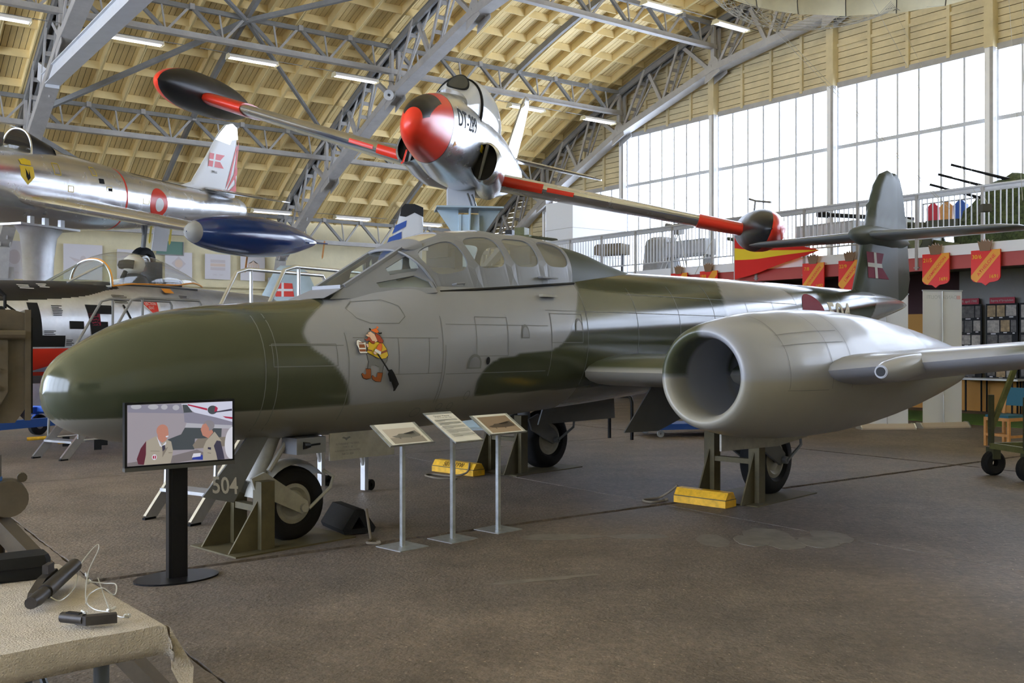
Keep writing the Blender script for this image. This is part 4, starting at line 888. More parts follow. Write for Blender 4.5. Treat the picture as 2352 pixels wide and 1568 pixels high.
rays = [('p', [(11.34, .45), (11.12, 1.0), (11.13, 1.9), (11.18, 1.6), (11.2, 1.0)], 0), ('p', [(10.85, .55), (11.08, 1.75), (11.12, 1.7), (10.98, .8)], 0), ('p', [(10.9, .5), (11.22, 1.2), (11.26, 1.0)], 0), ('p', [(10.95, .46), (11.26, .75), (11.3, .55)], 0)]
tv, tfc = text2d('19966', .1)
decal('fin_marks', rays+swallow(10.05, 1.08, .62, .34)+[('m', ([(10.3+a, .95+b_) for a, b_ in tv], tfc), 2)], fs2, ['red', 'finwhite', 'matblack'], ff, .1)
decal('metal_cap', [('p', [(10.2, 1.78), (10.35, 1.98), (10.55, 2.2), (10.8, 2.27), (11.0, 2.19), (11.1, 1.9), (10.85, 1.85), (10.8, 1.72)], 0)], fs2, 'silver', ff)
MB().tube([(5.7, -2.2, -.3), (5.72, -2.2, -.95)], .05, 10).tube([(5.6, -2.2, -.4), (5.75, -2.2, -.8)], .025, 8).build('gear_leg', 'darksteel', FU, True); wheel(FU, 5.75, -2.2, -1.2, .33, .2, .16, 'silverdull')
MB().box(5.85, -2.32, -.92, 6.3, -2.3, -.3).build('gear_door', 'finwhite', FU)
for x, y, z, m_ in ((5.4, -2.6, -.75, 'yellow'), (6.0, -2.6, -.75, 'yellow'), (5.6, -4.9, -.95, 'orange'), (7.85, -5.2, -.55, 'orange')):
    MB().prism([(0, .4), (.05, .4), (.06, .05), (.03, 0), (.0, .06)], lambda a, b_: (x+a, y, z+b_), lambda a, b_: (x+a, y-.006, z+b_)).build('warning_ribbon', m_, FU)
sp = thing('support_pylon', 'silver streamlined pylon under the upper silver jet', 'support', (-9.35, 19.6, 0), R(68))
rg = [[(x*c, y*c, z) for x, y in ((-.42, 0), (-.25, .13), (.1, .17), (.4, .09), (.5, 0), (.4, -.09), (.1, -.17), (-.25, -.13))] for z, c in ((0, .8), (2.8, .8), (3.3, .85), (3.7, 1.0), (3.86, 1.3))]
MB().loft(rg).build('column', 'silverdull', sp, True); MB().box(-.65, -.3, 3.86, .8, .3, 3.9).build('head_plate', 'silverdull', sp)
for x in (-.2, .15, .55): MB().box(x, -.04, 3.9, x+.1, .04, 4.08).build('bracket', 'silverdull', sp)
# ---------------------------------------------------------------- silver jet with bubble canopy behind the nose of the big one
LF = thing('bubble_canopy_jet', 'silver and black jet with bubble canopy behind the big green nose', 'aircraft', (-8.67, 12.61, 1.78), R(65))
LT = [(-.2,.4,-.42,.4),(.3,.55,-.6,.55),(2,.74,-.78,.7),(3.3,.8,-.8,.74),(5,.86,-.82,.76),(7,.82,-.8,.74),(8.4,.78,-.76,.7)]
lp_, ls = body(LT, 2.3)
BK = [(0,.3),(3.0,.5),(3.5,.56),(4.05,.68),(4.35,.72),(5.0,.8)]
def lm(x, y, z):
    if x < 4.3 and z > itp(BK, x): return 1
    if -.66 < z < -.26: return 2
    return 3 if z <= -.66 else 0
lf = fusmesh(LT, frange(-.2, 1.6, .3)+frange(1.7, 5.2, .022)+frange(5.4, 8.4, .2), 260, lp_, lm, ['silverdull', 'jetblack', 'jetred', 'darksteel'], 'fuselage', LF, 'silver fuselage with black top and red lower band')
def lpoly(L, mi=0): return ('p', L, mi)
lo_ = lambda p, q, l: ls(p, q, .004+.001*l)
decal('code_letters', [lpoly([(2.4, .42), (2.58, .42), (2.6, -.06), (3.0, -.06), (3.0, -.23), (2.42, -.23)]), lpoly(rect(3.08, .04, 3.34, .16)), lpoly([(3.42, .42), (3.92, .42), (3.92, .28), (3.62, .28), (3.64, .16), (3.8, .16), (3.8, .03), (3.66, .03), (3.7, -.23), (3.5, -.23)]), lpoly([(1.5, .35), (2.0, .35), (2.15, .15), (2.0, .1), (1.5, .12)]), lpoly([(4.15, .44), (4.19, .44), (4.3, .2), (4.26, .2)])], lo_, 'matblack', lf, .07)
decal('red_letter_patch', [lpoly([(3.44, .28), (3.66, .28), (3.66, .1), (3.5, .1)])], lambda p, q, l: ls(p, q, .006), 'maroon', lf)  # maroon patch over the stem of the last code letter
tv, tfc = text2d('EJECTION\nSEAT', .07)
decal('ejection_seat_mark', [lpoly([(4.48, .56), (4.98, .56), (4.94, .12)], 0), lpoly([(4.54, .53), (4.92, .53), (4.89, .2)], 1), ('m', ([(4.76+a*.8, .44+b_) for a, b_ in tv], tfc), 0)], lambda p, q, l: ls(p, q, .004+.002*l), ['finwhite', 'jetred'], lf, .06)
st = []
for x, z, nr, w, mi in ((2.8, .38, 7, .2, 0), (2.62, .0, 6, .22, 0), (4.0, .58, 6, .35, 0), (3.0, -.13, 4, .15, 0), (5.5, .62, 4, .25, 0), (2.4, .66, 3, .25, 1), (2.75, .69, 3, .2, 1)):
    for k in range(nr): st.append(lpoly(rect(x, z-.024*k, x+w*random.uniform(.6, 1), z-.024*k+.011), mi))
st += [lpoly(rect(5.2, .66, 5.42, .74), 2)]
decal('stencil_text', st, lo_, ['matblack', 'finwhite', 'orange'], lf, .2, stuff=True)
decal('arrow', [lpoly([(2.5, -.6), (3.4, -.35), (3.4, -.6)])], lo_, 'silverdull', lf)
cl = [(4.1,1.18),(4.3,1.28),(4.75,1.37),(5.3,1.33),(5.9,1.15),(6.3,.98),(6.55,.86)]; hl = lambda x: .52*math.sqrt(max(.03, 1-((x-4.9)/1.75)**2)); zl = lambda x: itp([(4.1,.74),(4.5,.8),(5.6,.84),(6.1,.9),(6.55,.85)], x)
cb = bubble(4.15, 6.5, cl, hl, zl, 18)
cbo = MB().loft(cb, 0, False, False).build('canopy', 'bubble', LF, True, 'clear bubble canopy edged in orange')
MB().tube(cb[0], .016, 6).tube([r_[0] for r_ in cb], .014, 6).tube([r_[-1] for r_ in cb], .014, 6).build('canopy_edge', 'orange', cbo, True)
wr_ = [[(4.12-.86*(1-abs(math.sin(math.pi*q/20))**.01)-(.0), 0, 0) for q in range(21)]]
W0 = bubble(4.13, 4.14, cl, hl, zl, 1)[0]
base = [(4.1-.82*abs(math.sin(math.pi*q/24)), p[1]*.82, .74+.05*abs(math.sin(math.pi*q/24))) for q, p in enumerate(W0)]
MB().loft([base, W0], 0, False, False).build('windscreen', 'clearglass', LF, True)
for q in (0, 7, 17, 24): MB().tube([base[q], W0[q]], .02, 6).build('windscreen_bar', 'silverdull', LF)
MB().tube(W0, .014, 6).build('windscreen_arch', 'silverdull', LF)
MB().box(4.4, -.38, .72, 6.2, .38, .8).build('cockpit_floor', 'cockpit', LF); MB().box(5.35, -.22, .8, 5.5, .22, 1.24).box(5.6, -.2, .8, 6.0, .2, .95).build('seat', 'cockpit', LF)
# open rear end, belly fairing
MB().lathe([(8.35, .68), (8.42, .6), (8.2, .5), (8.0, 0)], (0, 0, .01), (1, 0, 0), 30).build('rear_bulkhead', 'darksteel', LF, True)
dm = thing('helmeted_dummy', 'white flying helmet on a dummy pilot under the bubble canopy', 'dummy', (-8.67+5.0*.4226, 12.61+5.0*.9063, 1.78+.8), R(65))
MB().lathe([(0, .19), (.05, .2), (.14, .16), (.18, .07), (.2, .06)], (0.05, 0, 0), (0, 0, 1), 18).build('torso', 'cockpit', dm, True); dm.scale = (1.25, 1.25, 1.25)
MB().lathe([(-.14, .0), (-.13, .07), (-.08, .125), (0, .15), (.08, .13), (.13, .07), (.145, 0)], (.05, 0, .3), (0, 0, 1), 22).build('helmet', 'offwhite', dm, True)
MB().tube([(-.06, -.11, .29), (-.11, -.05, .3), (-.125, 0, .3), (-.11, .05, .3), (-.06, .11, .29)], .06, 8).build('visor', 'black', dm, True); MB().tube([(-.1, 0, .2), (-.16, 0, .1)], .03, 8).build('oxygen_mask', 'matblack', dm)
# blue trolley carrying it
tr = thing('fuselage_trolley', 'blue wheeled trolley under the bubble-canopy jet', 'trolley', (-8.67, 12.61, 0), R(65))
for y in (-.7, 1.55): MB().box(.6, y-.05, .38, 8.2, y+.05, .5).build('rail', 'blue', tr)
for x in (1.2, 4.4, 7.8):
    MB().box(x-.06, -.75, .42, x+.06, 1.6, .52).build('cross_bar', 'blue', tr); MB().box(x-.06, -.35, .5, x+.06, .35, 1.0).build('cradle', 'blue', tr)
for x in (1.2, 4.5, 7.8):
    for y in (-.7, 1.67):
        MB().tube([(x, y, .4), (x-.12, y, .28), (x, y, .18)], .035, 8).build('fork', 'blue', tr); o = MB().lathe([(-.05, .07), (-.06, .15), (-.04, .18), (.04, .18), (.06, .15), (.05, .07)], (x, y, .18), (0, 1, 0), 22).build('wheel', 'tyre', tr, True)
        MB().lathe([(-.055, 0), (-.055, .075), (.055, .075), (.055, 0)], (x, y, .18), (0, 1, 0), 16).build('hub', 'darksteel', o)
# ---------------------------------------------------------------- two tail sections in the background
def tail(name, loc, rz, label, fin, m, capm, marks, axis_z, r, cap=None):
    t = thing(name, label, 'aircraft tail', loc, rz)
    MB().lathe([(-3.2, 0), (-3.2, r), (-1.5, r*.95), (0, r*.75), (1.0, r*.5), (1.02, r*.4), (.8, 0)], (0, 0, axis_z), (1, 0, 0), 28).build('rear_fuselage', m, t, True)
    o = sheet('fin', fin, lambda p, q, s, b_: (p, s*(.01 if b_ else .055), q), m, t)
    for mk in marks: decal(mk[0], mk[1], lambda p, q, l: (p, -.062-.002*l, q), mk[2], o, .3)
    for x in (-2.4, -.4): MB().prism([(-.5, 0), (.5, 0), (.3, axis_z-r*.7), (-.3, axis_z-r*.7)], lambda a, z: (x-.06, a, z), lambda a, z: (x+.06, a, z)).build('stand', 'darksteel', t)
    return t
tail('pale_blue_tail', (-5.75, 25.6, 0), R(8), 'pale blue aircraft tail with small red flag behind the handrails', [(-.85, 2.3), (-.65, 2.85), (-.35, 3.45), (-.2, 3.58), (.28, 3.58), (.5, 3.4), (.72, 2.9), (.75, 2.3)], 'paleblue', None,
     [('flag', [('p', [(-.32, 2.78), (.15, 2.78), (.1, 3.12), (-.3, 3.14)], 0), ('p', [(-.17, 2.78), (-.11, 2.78), (-.11, 3.14), (-.17, 3.14)], 1), ('p', [(-.31, 2.92), (.12, 2.92), (.12, 2.98), (-.31, 2.98)], 1)], ['red', 'finwhite'])], 1.9, .55)
tail('striped_tail', (-2.55, 23.0, 0), R(4), 'white aircraft fin with blue diagonal stripes and black tip', [(-.75, 2.5), (-.5, 3.3), (-.12, 4.3), (.0, 4.72), (.08, 4.8), (.3, 4.8), (.5, 4.72), (.5, 4.3), (.42, 2.5)], 'finwhite', None,
     [('stripe', [('p', [(-.6, 3.5), (-.42, 3.5), (-.32, 3.75), (-.35, 3.78)], 0), ('p', [(-.5, 3.55), (-.2, 3.72), (-.2, 3.86), (-.4, 3.75)], 0), ('p', [(-.36, 3.84), (.0, 4.0), (.0, 4.16), (-.28, 4.02)], 0), ('p', [(-.22, 4.1), (.1, 4.28), (.12, 4.42), (-.14, 4.3)], 0)], ['blue']),
      ('tip', [('p', [(-.04, 4.52), (.0, 4.72), (.08, 4.8), (.3, 4.8), (.5, 4.72), (.5, 4.5), (.3, 4.6), (.1, 4.5)], 0)], ['jetblack'])], 1.95, .6)
# ---------------------------------------------------------------- balcony, what hangs on it, what stands on it and below it
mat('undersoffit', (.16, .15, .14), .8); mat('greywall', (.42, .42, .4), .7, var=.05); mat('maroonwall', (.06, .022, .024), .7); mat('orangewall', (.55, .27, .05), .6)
mat('carpet', (.09, .19, .03), .95, var=.2, scale=30); mat('shieldred', (.75, .02, .012), .4); mat('shieldgold', (.78, .33, .02), .4); mat('bronze', (.22, .13, .07), .5)
mat('flagred', (.68, .02, .015), .8); mat('flagyellow', (.85, .62, .03), .8); mat('wood', (.6, .3, .1), .5, var=.15, scale=12); mat('woodpale', (.5, .42, .33), .5); mat('teal', (.03, .14, .22), .8)
mat('oliveg', (.12, .13, .045), .55, var=.25, scale=10); mat('olivedark', (.05, .055, .03), .6, var=.2, scale=9); mat('greybox', (.4, .42, .44), .5); mat('canvas', (.2, .17, .12), .85, var=.2, scale=8); mat('tarp', (.3, .3, .3), .7, var=.15, scale=5)
mat('photodark', (.12, .11, .1), .5, var=.6, scale=9); mat('photopale', (.42, .38, .33), .5, var=.5, scale=8); mat('sepia', (.4, .28, .14), .5, var=.5, scale=9); mat('bannerwhite', (.72, .74, .76), .6); mat('bannergrey', (.5, .53, .55), .6); mat('bannerred', (.7, .45, .45), .6); mat('signred', (.5, .02, .05), .4)
BA = 18.9
bal = struct(bpy.data.objects.new('balcony', None)); C.objects.link(bal)
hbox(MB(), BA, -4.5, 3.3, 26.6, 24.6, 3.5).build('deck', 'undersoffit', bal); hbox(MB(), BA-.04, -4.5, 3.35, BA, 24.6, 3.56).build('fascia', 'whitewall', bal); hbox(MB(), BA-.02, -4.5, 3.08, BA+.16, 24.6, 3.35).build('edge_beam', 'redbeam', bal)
for w in (2.5, 8.2, 13.0, 18.6, 24.0): hbox(MB(), BA+.5, w-.12, 0, BA+.74, w+.12, 3.3).build('column', 'greywall', bal)
hbox(MB(), 22.7, -4.5, 0, 22.85, 12.9, 3.3).build('back_wall', 'greywall', bal); hbox(MB(), 22.7, 12.9, 0, 22.85, 24.6, 3.3).build('back_wall', 'maroonwall', bal)
hbox(MB(), 22.62, 10.2, 0, 22.7, 14.6, .78).build('dado_panel', 'orangewall', bal); hbox(MB(), 22.4, 13.0, 1.5, 22.6, 14.4, 2.3).build('hanging_drape', 'orangewall', bal)
bxo = struct(bpy.data.objects.new('stair_shaft', None)); C.objects.link(bxo); hbox(MB(), 20.5, 24.7, 0, 22.7, 26.1, 6.2).build('shaft_wall', 'whitewall', bxo)
for z in (4.4, 5.3): hbox(MB(), 20.49, 24.69, z, 22.71, 26.11, z+.012).build('shaft_joint', 'greywall', bxo)
tag(hbox(MB(), BA-.1, 3, 0, 21.5, 17.5, .012).build('green_carpet', 'carpet'), 'green carpet strip on the floor below the balcony', 'carpet')
ra = thing('balcony_railing', 'long grey steel railing with thin bars along the balcony edge', 'railing', H(BA-.03, 0, 0), HALL)
for z, r in ((4.66, .028), (4.56, .018), (3.74, .018)):
    MB().tube([(0, 4.0, z), (0, 24.5, z)], r, 8).build('rail', 'lightsteel', ra, True)
MB().box(.0, 4.0, 4.58, .02, 24.5, 4.655).build('top_board', 'lightsteel', ra)
w = 4.64; bar = MB().box(-.009, -.009, 3.74, .009, .009, 4.56).mesh('baluster', 'lightsteel'); pst = MB().box(-.03, -.03, 3.1, .03, .03, 4.65).cbox((.06, 0, 3.15), .18, .12, .02).mesh('post', 'steel')
k = 0
while w < 24.4:
    obj('post' if k % 12 == 0 else 'baluster', pst if k % 12 == 0 else bar, ra, None, (0, w, 0)); w += 1.4/12; k += 1
# shields
def shield(wc, name, date, year, label):
    t = thing('heraldic_shield', label, 'shield', H(BA-.16, wc, 2.74), HALL-math.pi/2, 'red and gold shields along the balcony')
    out = [(-.29, .66), (.29, .66), (.29, .14)]+[(.29-.11*(1-math.cos(q)), .14-.1*math.sin(q)) for q in (.4, .9, 1.57)]+[(.08, .03), (0, -.03), (-.08, .03)]+[(-.18-.11*math.sin(q), .04+.1*(1-math.cos(q))) for q in (0, .6, 1.2)]+[(-.29, .14)]
    o = MB().prism(out, lambda x, z: (x, 0, z), lambda x, z: (x, .03, z)).build('board', 'shieldred', t)
    sfn = lambda p, q, l: (p, -.003-.002*l, q)
    L = [('p', [(-.29, .17), (-.29, .12), (-.2, .05), (-.17, .04), (.29, .56), (.29, .66), (.14, .66)], 0)]
    if name:
        tv, tfc = text2d(name, .088 if len(name) < 9 else .078, bold=.001); ca, sa = math.cos(R(48.5)), math.sin(R(48.5)); L.append(('m', ([(.02+a*1.15*ca-b_*sa, .365+a*1.15*sa+b_*ca) for a, b_ in tv], tfc), 1))
    for tx, px, pz, sz in ((date, -.17, .53, .11), (year, .17, .14, .1)):
        if tx: tv, tfc = text2d(tx, sz); L.append(('m', ([(px+a, pz+b_) for a, b_ in tv], tfc), 2))
    decal('lettering', L, sfn, ['shieldgold', 'shieldred', 'flagyellow'], o, .4)
    MB().prism([(-.1, .64), (.1, .64), (.13, .76), (.15, .84), (.09, .81), (.06, .86), (.02, .82), (0, .88), (-.02, .82), (-.06, .86), (-.09, .81), (-.15, .84), (-.13, .76)], lambda x, z: (x, -.02, z), lambda x, z: (x, .0, z)).build('crown', 'bronze', t)
for a in ((10.12, 'ATHELONE', '30/6', '1691', 'red and gold shield reading ATHELONE, rightmost on the balcony beam'), (11.15, 'CAMPRODON', '21/5', '1691', 'red and gold shield reading CAMPRODON right of the tail fin'), (13.15, 'LIMERICK', '22/9', '1691', 'red and gold shield reading LIMERICK partly behind the tail fin'),
          (14.11, 'STENKERKEN', '7/8', '1692', 'duller red shield reading STENKERKEN left of the tail fin'), (17.26, '', '18/8', '', 'small red shield just left of the long pennant'), (18.28, '', '', '', 'leftmost red shield, farthest along the balcony beam')): shield(*a)
# pennant
pn = thing('pennant', 'long red pennant with a yellow middle stripe hanging on the railing', 'flag', H(BA-.22, 16.36, 3.14), HALL-math.pi/2)
for z0, z1, m in ((0, .47, 'flagred'), (.47, .76, 'flagyellow'), (.76, 1.18, 'flagred')):
    rg = [[], []]
    for k in range(25):
        t = k/24; f = 1-t; yv = .05*math.sin(9*t)*min(1, 4*t)-.04*t; sag = -.06*math.sin(math.pi*t)
        for q, z in enumerate((z0, z1)): rg[q].append((2.5*t, yv, .53+(z-.53)*f+sag*f))
    MB().add(rg[0]+rg[1], [(i, i+1, 26+i, 25+i) for i in range(24)]).build('stripe', m, pn, True)
MB().tube([(0, 0, -.02), (0, 0, 1.22)], .012, 6).build('hoist_rod', 'lightsteel', pn)
# below: photo boards with red signs
for i, (w1, tx) in enumerate(((12.98, 'isen 9. april 1940'), (12.14, 'Bygning af flyvepladsen'), (11.36, ''))):
    t = thing('photo_board', 'black display board of old photographs, %s' % ('left one beside the white banner' if i == 0 else 'middle one under the red sign about building' if i == 1 else 'at the right edge of the picture'), 'display board', H(22.5, w1, 0), HALL-math.pi/2, 'photo boards on the back wall')
    MB().box(0, 0, .72, .74, .03, 2.5).build('panel', 'black', t); MB().box(0, .0, 0, .03, .03, .72).box(.71, 0, 0, .74, .03, .72).build('stand', 'matblack', t)
    if tx:
        sg = MB().box(.1, -.02, 2.5, .68, .0, 2.64).build('red_sign', 'signred', t); tv, tfc = text2d(tx, .085 if i == 0 else .068); MB().add([(.39+a*.85, -.024, 2.57+b_) for a, b_ in tv], tfc).build('lettering', 'offwhite', sg)
    for r_ in range(5):
        x = .04
        while x < .6:
            wdt = random.uniform(.17, .3); wdt = min(wdt, .71-x); hh = random.uniform(.22, .29)
            if wdt > .1:
                MB().box(x, -.012, 2.46-.34*r_-hh, x+wdt, 0, 2.46-.34*r_).build('photograph', random.choice(['photodark', 'photopale', 'photopale', 'sepia', 'photodark']), t)
                MB().box(x+wdt*.3, -.01, 2.46-.34*r_-hh-.035, x+wdt*.7, 0, 2.46-.34*r_-hh-.012).build('caption', 'paper', t)
            x += wdt+.03
# white-topped table below the boards
t = thing('folding_table', 'white-topped table with black legs under the photo boards', 'table', H(21.7, 12.6, 0), HALL-math.pi/2)
MB().box(0, 0, .76, 1.6, .6, .8).build('table_top', 'white', t)
for x in (.12, 1.45):
    for y in (.06, .54): MB().tube([(x, y, 0), (x, y, .76)], .022, 8).build('leg', 'black', t)
# roll-up banners seen from behind
def banner(loc, rz, h_, txt, label):
    t = thing('roll_up_banner', label, 'banner', loc, rz, 'white roll-up banners')
    MB().prism([(-.12, 0), (.12, 0), (.12, .03), (.05, .1), (-.05, .1), (-.12, .03)], lambda y, z: (-.5, y, z), lambda y, z: (.5, y, z)).build('cassette', 'woodpale', t)
    for s in (-1, 1): MB().prism([(-.13, 0), (.13, 0), (.13, .035), (.055, .11), (-.055, .11), (-.13, .035)], lambda y, z: (s*.5, y, z), lambda y, z: (s*.525, y, z)).build('end_cap', 'alu', t)
    o = MB().box(-.42, .0, .1, .42, .008, h_).build('sheet', 'bannerwhite', t)
    MB().box(-.43, -.015, h_, .43, .02, h_+.025).build('top_bar', 'greybox', t); MB().tube([(0.0, -.05, .08), (-.02, -.03, h_)], .01, 8).build('rear_pole', 'alu', t)
    L = [('p', rect(-.38, h_-.2, .4, h_-.03), 0), ('p', rect(.05, .9, .36, h_-.45), 0), ('p', rect(-.36, 1.0, -.06, h_-.5), 0)]
    if txt:
        tv, tfc = text2d(txt, .1); L.append(('m', ([(-.02-a, h_-.115+b_) for a, b_ in tv], [q[::-1] for q in tfc]), 1)); L += [('p', rect(-.4+.06, h_-.15, -.4+.14, h_-.08), 2)] if 0 else [('p', rect(.3, h_-.15, .38, h_-.08), 2)]
    decal('show_through', L, lambda p, q, l: (p, -.003-.002*l, q), ['bannerwhite', 'bannergrey', 'bannerred'], o, .5)
banner((8.15, 18.85, 0), R(13), 2.58, 'DANSK POLITI', 'white roll-up banner with reversed police lettering right of the tail cone')
banner((6.97, 18.55, 0), R(3), 2.5, '', 'white roll-up banner half hidden behind the tail cone and nacelle')
# chair and olive wheeled stand at the right edge
ch = thing('wooden_chair', 'light wooden chair with a blue seat under the balcony', 'chair', (7.72, 15.55, 0), R(28))
for x, y in ((-.22, -.2), (-.22, .2)): MB().box(x-.02, y-.02, 0, x+.02, y+.02, .44).build('leg', 'wood', ch)
for y in (-.2, .2): MB().prism([(.2, 0), (.25, 0), (.24, .44), (.33, .9), (.29, .9), (.2, .44)], lambda a, z: (a, y-.02, z), lambda a, z: (a, y+.02, z)).build('back_leg', 'wood', ch)
MB().box(-.24, -.22, .4, .24, .22, .45).build('seat_frame', 'wood', ch); MB().box(-.23, -.2, .45, .22, .2, .49).build('seat', 'teal', ch)
MB().prism([(.24, .62), (.27, .62), (.34, .9), (.31, .9)], lambda a, z: (a, -.18, z), lambda a, z: (a, .18, z)).build('backrest', 'teal', ch)
for y in (-.2, .2): MB().box(-.22, y-.012, .14, .22, y+.012, .18).build('stretcher', 'wood', ch)
MB().box(-.235, -.2, .16, -.21, .2, .2).build('stretcher', 'wood', ch)
os_ = thing('wheeled_stand', 'olive green wheeled frame at the right edge of the picture', 'trolley', (6.35, 11.95, 0), R(12))
for y in (-.3, .3): MB().beam((-.45, y, .36), (.7, y, .36), .05, .07).build('rail', 'oliveg', os_); MB().beam((-.45, y, .36), (-.45, y, .98), .05, .05).build('upright', 'olivedark', os_); MB().beam((-.45, y, .56), (-.1, y, 1.35), .06, .04, (0, 1, 0)).build('diagonal', 'oliveg', os_)
[MB().beam((x_, -.3, .36), (x_, .3, .36), .05, .07).build('cross_rail', 'oliveg', os_) for x_ in (-.45, .7)]; MB().box(-.1, -.3, 1.3, .7, .3, 1.36).build('top_tray', 'oliveg', os_); MB().beam((.65, -.25, .36), (.65, -.25, 1.3), .05, .05).beam((.65, .25, .36), (.65, .25, 1.3), .05, .05).build('rear_upright', 'oliveg', os_)
for x in (-.42, .62):
    for y in (-.3, .3):
        MB().lathe([(-.04, .04), (-.05, .12), (-.03, .15), (.03, .15), (.05, .12), (.04, .04)], (x, y, .15), (0, 1, 0), 22).build('wheel', 'tyre', os_, True); MB().box(x-.05, y-.07, .2, x+.05, y+.07, .34).build('caster_fork', 'olivedark', os_)
# ---- exhibits standing on the balcony deck
def onb(a, w, z=3.5): return H(a, w, z)
t = thing('netted_gun', 'anti-aircraft gun under green camouflage net on the balcony', 'gun', onb(21.6, 10.9), HALL)
bm = bmesh.new(); bmesh.ops.create_icosphere(bm, subdivisions=4, radius=1)
for v in bm.verts:
    n = v.co.copy(); k = 1+.09*math.sin(9*n.x+4*n.y)*math.sin(7*n.y+5*n.z)+random.uniform(-.05, .05); v.co = V((n.x*1.3*k, n.y*1.25*k, max(0, (n.z+.15))*1.45*k))
me = bpy.data.meshes.new('camouflage_net'); bm.to_mesh(me); bm.free()
m = mat('netgreen', (.05, .07, .025), .9, var=.7, scale=14, bump=1, bs=30); me.materials.append(m); obj('camouflage_net', me, t)
for y, z in ((.35, 1.55), (.05, 1.72), (.55, 1.35)): MB().tube([(-.3, y-.1, z-.15), (-.9, y+.9, z+.25)], [.04, .02], 8).tube([(-.8, y+.73, z+.185), (-.95, y+.98, z+.285)], .028, 8).build('barrel', 'black', t)
MB().box(-.6, -.5, 0, .6, .5, .4).build('mount', 'olivedark', t)
def gunrig(loc, rz, label, barrel=2.2, sc=1, blade=True):
    t = thing('field_gun', label, 'gun', loc, rz)
    for s in (-1, 1):
        o = MB().lathe([(-.06, .1), (-.08, .3), (-.05, .36), (.05, .36), (.08, .3), (.06, .1)], (0, s*.5, .36), (0, 1, 0), 24).build('wheel', 'olivedark', t, True); MB().lathe([(-.09, 0), (-.09, .16), (.09, .16), (.09, 0)], (0, s*.5, .36), (0, 1, 0), 18).build('hub', 'oliveg', o)
        MB().beam((0, s*.2, .4), (1.5, s*.5, .1), .1, .12).build('trail', 'oliveg', t)
    MB().box(-.25, -.45, .35, .3, .45, .5).build('axle_box', 'oliveg', t); MB().prism([(-.55, .35), (.55, .35), (.5, .95), (-.5, .95)], lambda y, z: (-.28-.1*z, y, z), lambda y, z: (-.25-.1*z, y, z)).build('gun_shield', 'oliveg', t)
    MB().tube([(.5, 0, .72), (-.4, 0, .8), (-barrel, 0, .95)], [.09, .07, .05], 10).build('barrel', 'olivedark', t); MB().box(.1, -.14, .62, .8, .14, .85).build('breech', 'olivedark', t)
    return t
gunrig(onb(20.9, 12.75), HALL+R(-75), 'olive field gun on the balcony right of the tail fin', 1.3)
gunrig(onb(22.2, 17.8), HALL+R(-30), 'olive field gun on the balcony behind the pennant', 1.5)
t = thing('recoilless_gun', 'long dark gun barrel on a tripod pointing left on the balcony', 'gun', onb(21.4, 14.3), HALL+R(-75))
MB().tube([(.9, 0, 1.02), (-1.2, 0, 1.3)], [.06, .055], 12).tube([(-1.15, 0, 1.293), (-1.45, 0, 1.335)], [.075, .085], 12).build('barrel', 'black', t)
for k in range(3): MB().tube([(0, 0, 1.1), (.5*math.cos(R(120*k)), .5*math.sin(R(120*k)), 0)], .025, 6).build('leg', 'darksteel', t)
def locker(loc, label, w=1.7, z=.55, h_=.45):
    t = thing('grey_cabinet', label, 'cabinet', loc, HALL)
    MB().box(0, 0, z, .45, w, z+h_).build('body', 'greybox', t)
    for k in range(int(w/.17)): MB().box(-.012, .05+k*.17, z+.06, 0, .15+k*.17, z+h_-.05).build('slat', 'lightsteel', t)
    for y in (.1, w-.1): MB().box(.05, y-.02, 0, .4, y+.02, z).build('leg', 'darksteel', t)
locker(onb(20.4, 14.2), 'grey slatted cabinet on the balcony right of the tip tank'); locker(onb(20.6, 19.1), 'grey slatted cabinet on the balcony left of the pennant', 1.6)
def tripod(loc, label, h_=1.3, head='scope'):
    t = thing('instrument_tripod', label, 'tripod', loc, HALL)
    for k in range(3): MB().tube([(0, 0, h_), (.45*math.cos(R(120*k+20)), .45*math.sin(R(120*k+20)), 0)], .018, 6).build('leg', 'lightsteel', t)
    if head == 'scope': MB().tube([(0, -.35, h_+.1), (0, -.1, h_+.2), (0, .3, h_+.28)], [.06, .04, .06], 10).build('telescope', 'darksteel', t); MB().tube([(0, 0, h_), (0, 0, h_+.2)], .02, 6).build('stem', 'darksteel', t)
    elif head == 'mast':
        MB().tube([(0, 0, h_), (0, -.1, h_+.75)], .028, 8).build('mast', 'darksteel', t); MB().tube([(0, .12, h_+.8), (0, -.1, h_+.72), (0, -.65, h_+.62)], .03, 8).build('sight_arm', 'darksteel', t)
        MB().tube([(0, .5, h_+.0), (0, .0, h_-.05), (0, -.5, h_-.02)], .025, 6).build('grip_bar', 'darksteel', t)
    else: MB().box(-.1, -.12, h_-.05, .1, .12, h_+.25).build('instrument', 'darksteel', t); MB().tube([(0, 0, h_+.25), (0, 0, h_+.45)], .03, 8).build('lens', 'greybox', t)
tripod(onb(20.8, 20.5), 'tripod with a small telescope on the balcony near the white shaft', 1.25); tripod(onb(20.4, 19.9), 'tripod with a boxed optical instrument on the balcony', 1.2, 'box'); tripod(onb(22.0, 18.6), 'dark periscope mast rising above the railing by the tip tank', 1.35, 'mast')
t = thing('canvas_crate', 'brown canvas-covered crate on a stand behind the railing', 'crate', onb(20.3, 22.6), HALL+R(20)); MB().prism([(-.45, 0), (.45, 0), (.45, .25), (.38, .32), (-.45, .32)], lambda y, z: (-.3, y, .75+z), lambda y, z: (.3, y, .75+z)).build('cover', 'canvas', t)
for y in (-.35, .35): MB().box(-.03, y-.03, 0, .03, y+.03, .75).build('leg', 'black', t)
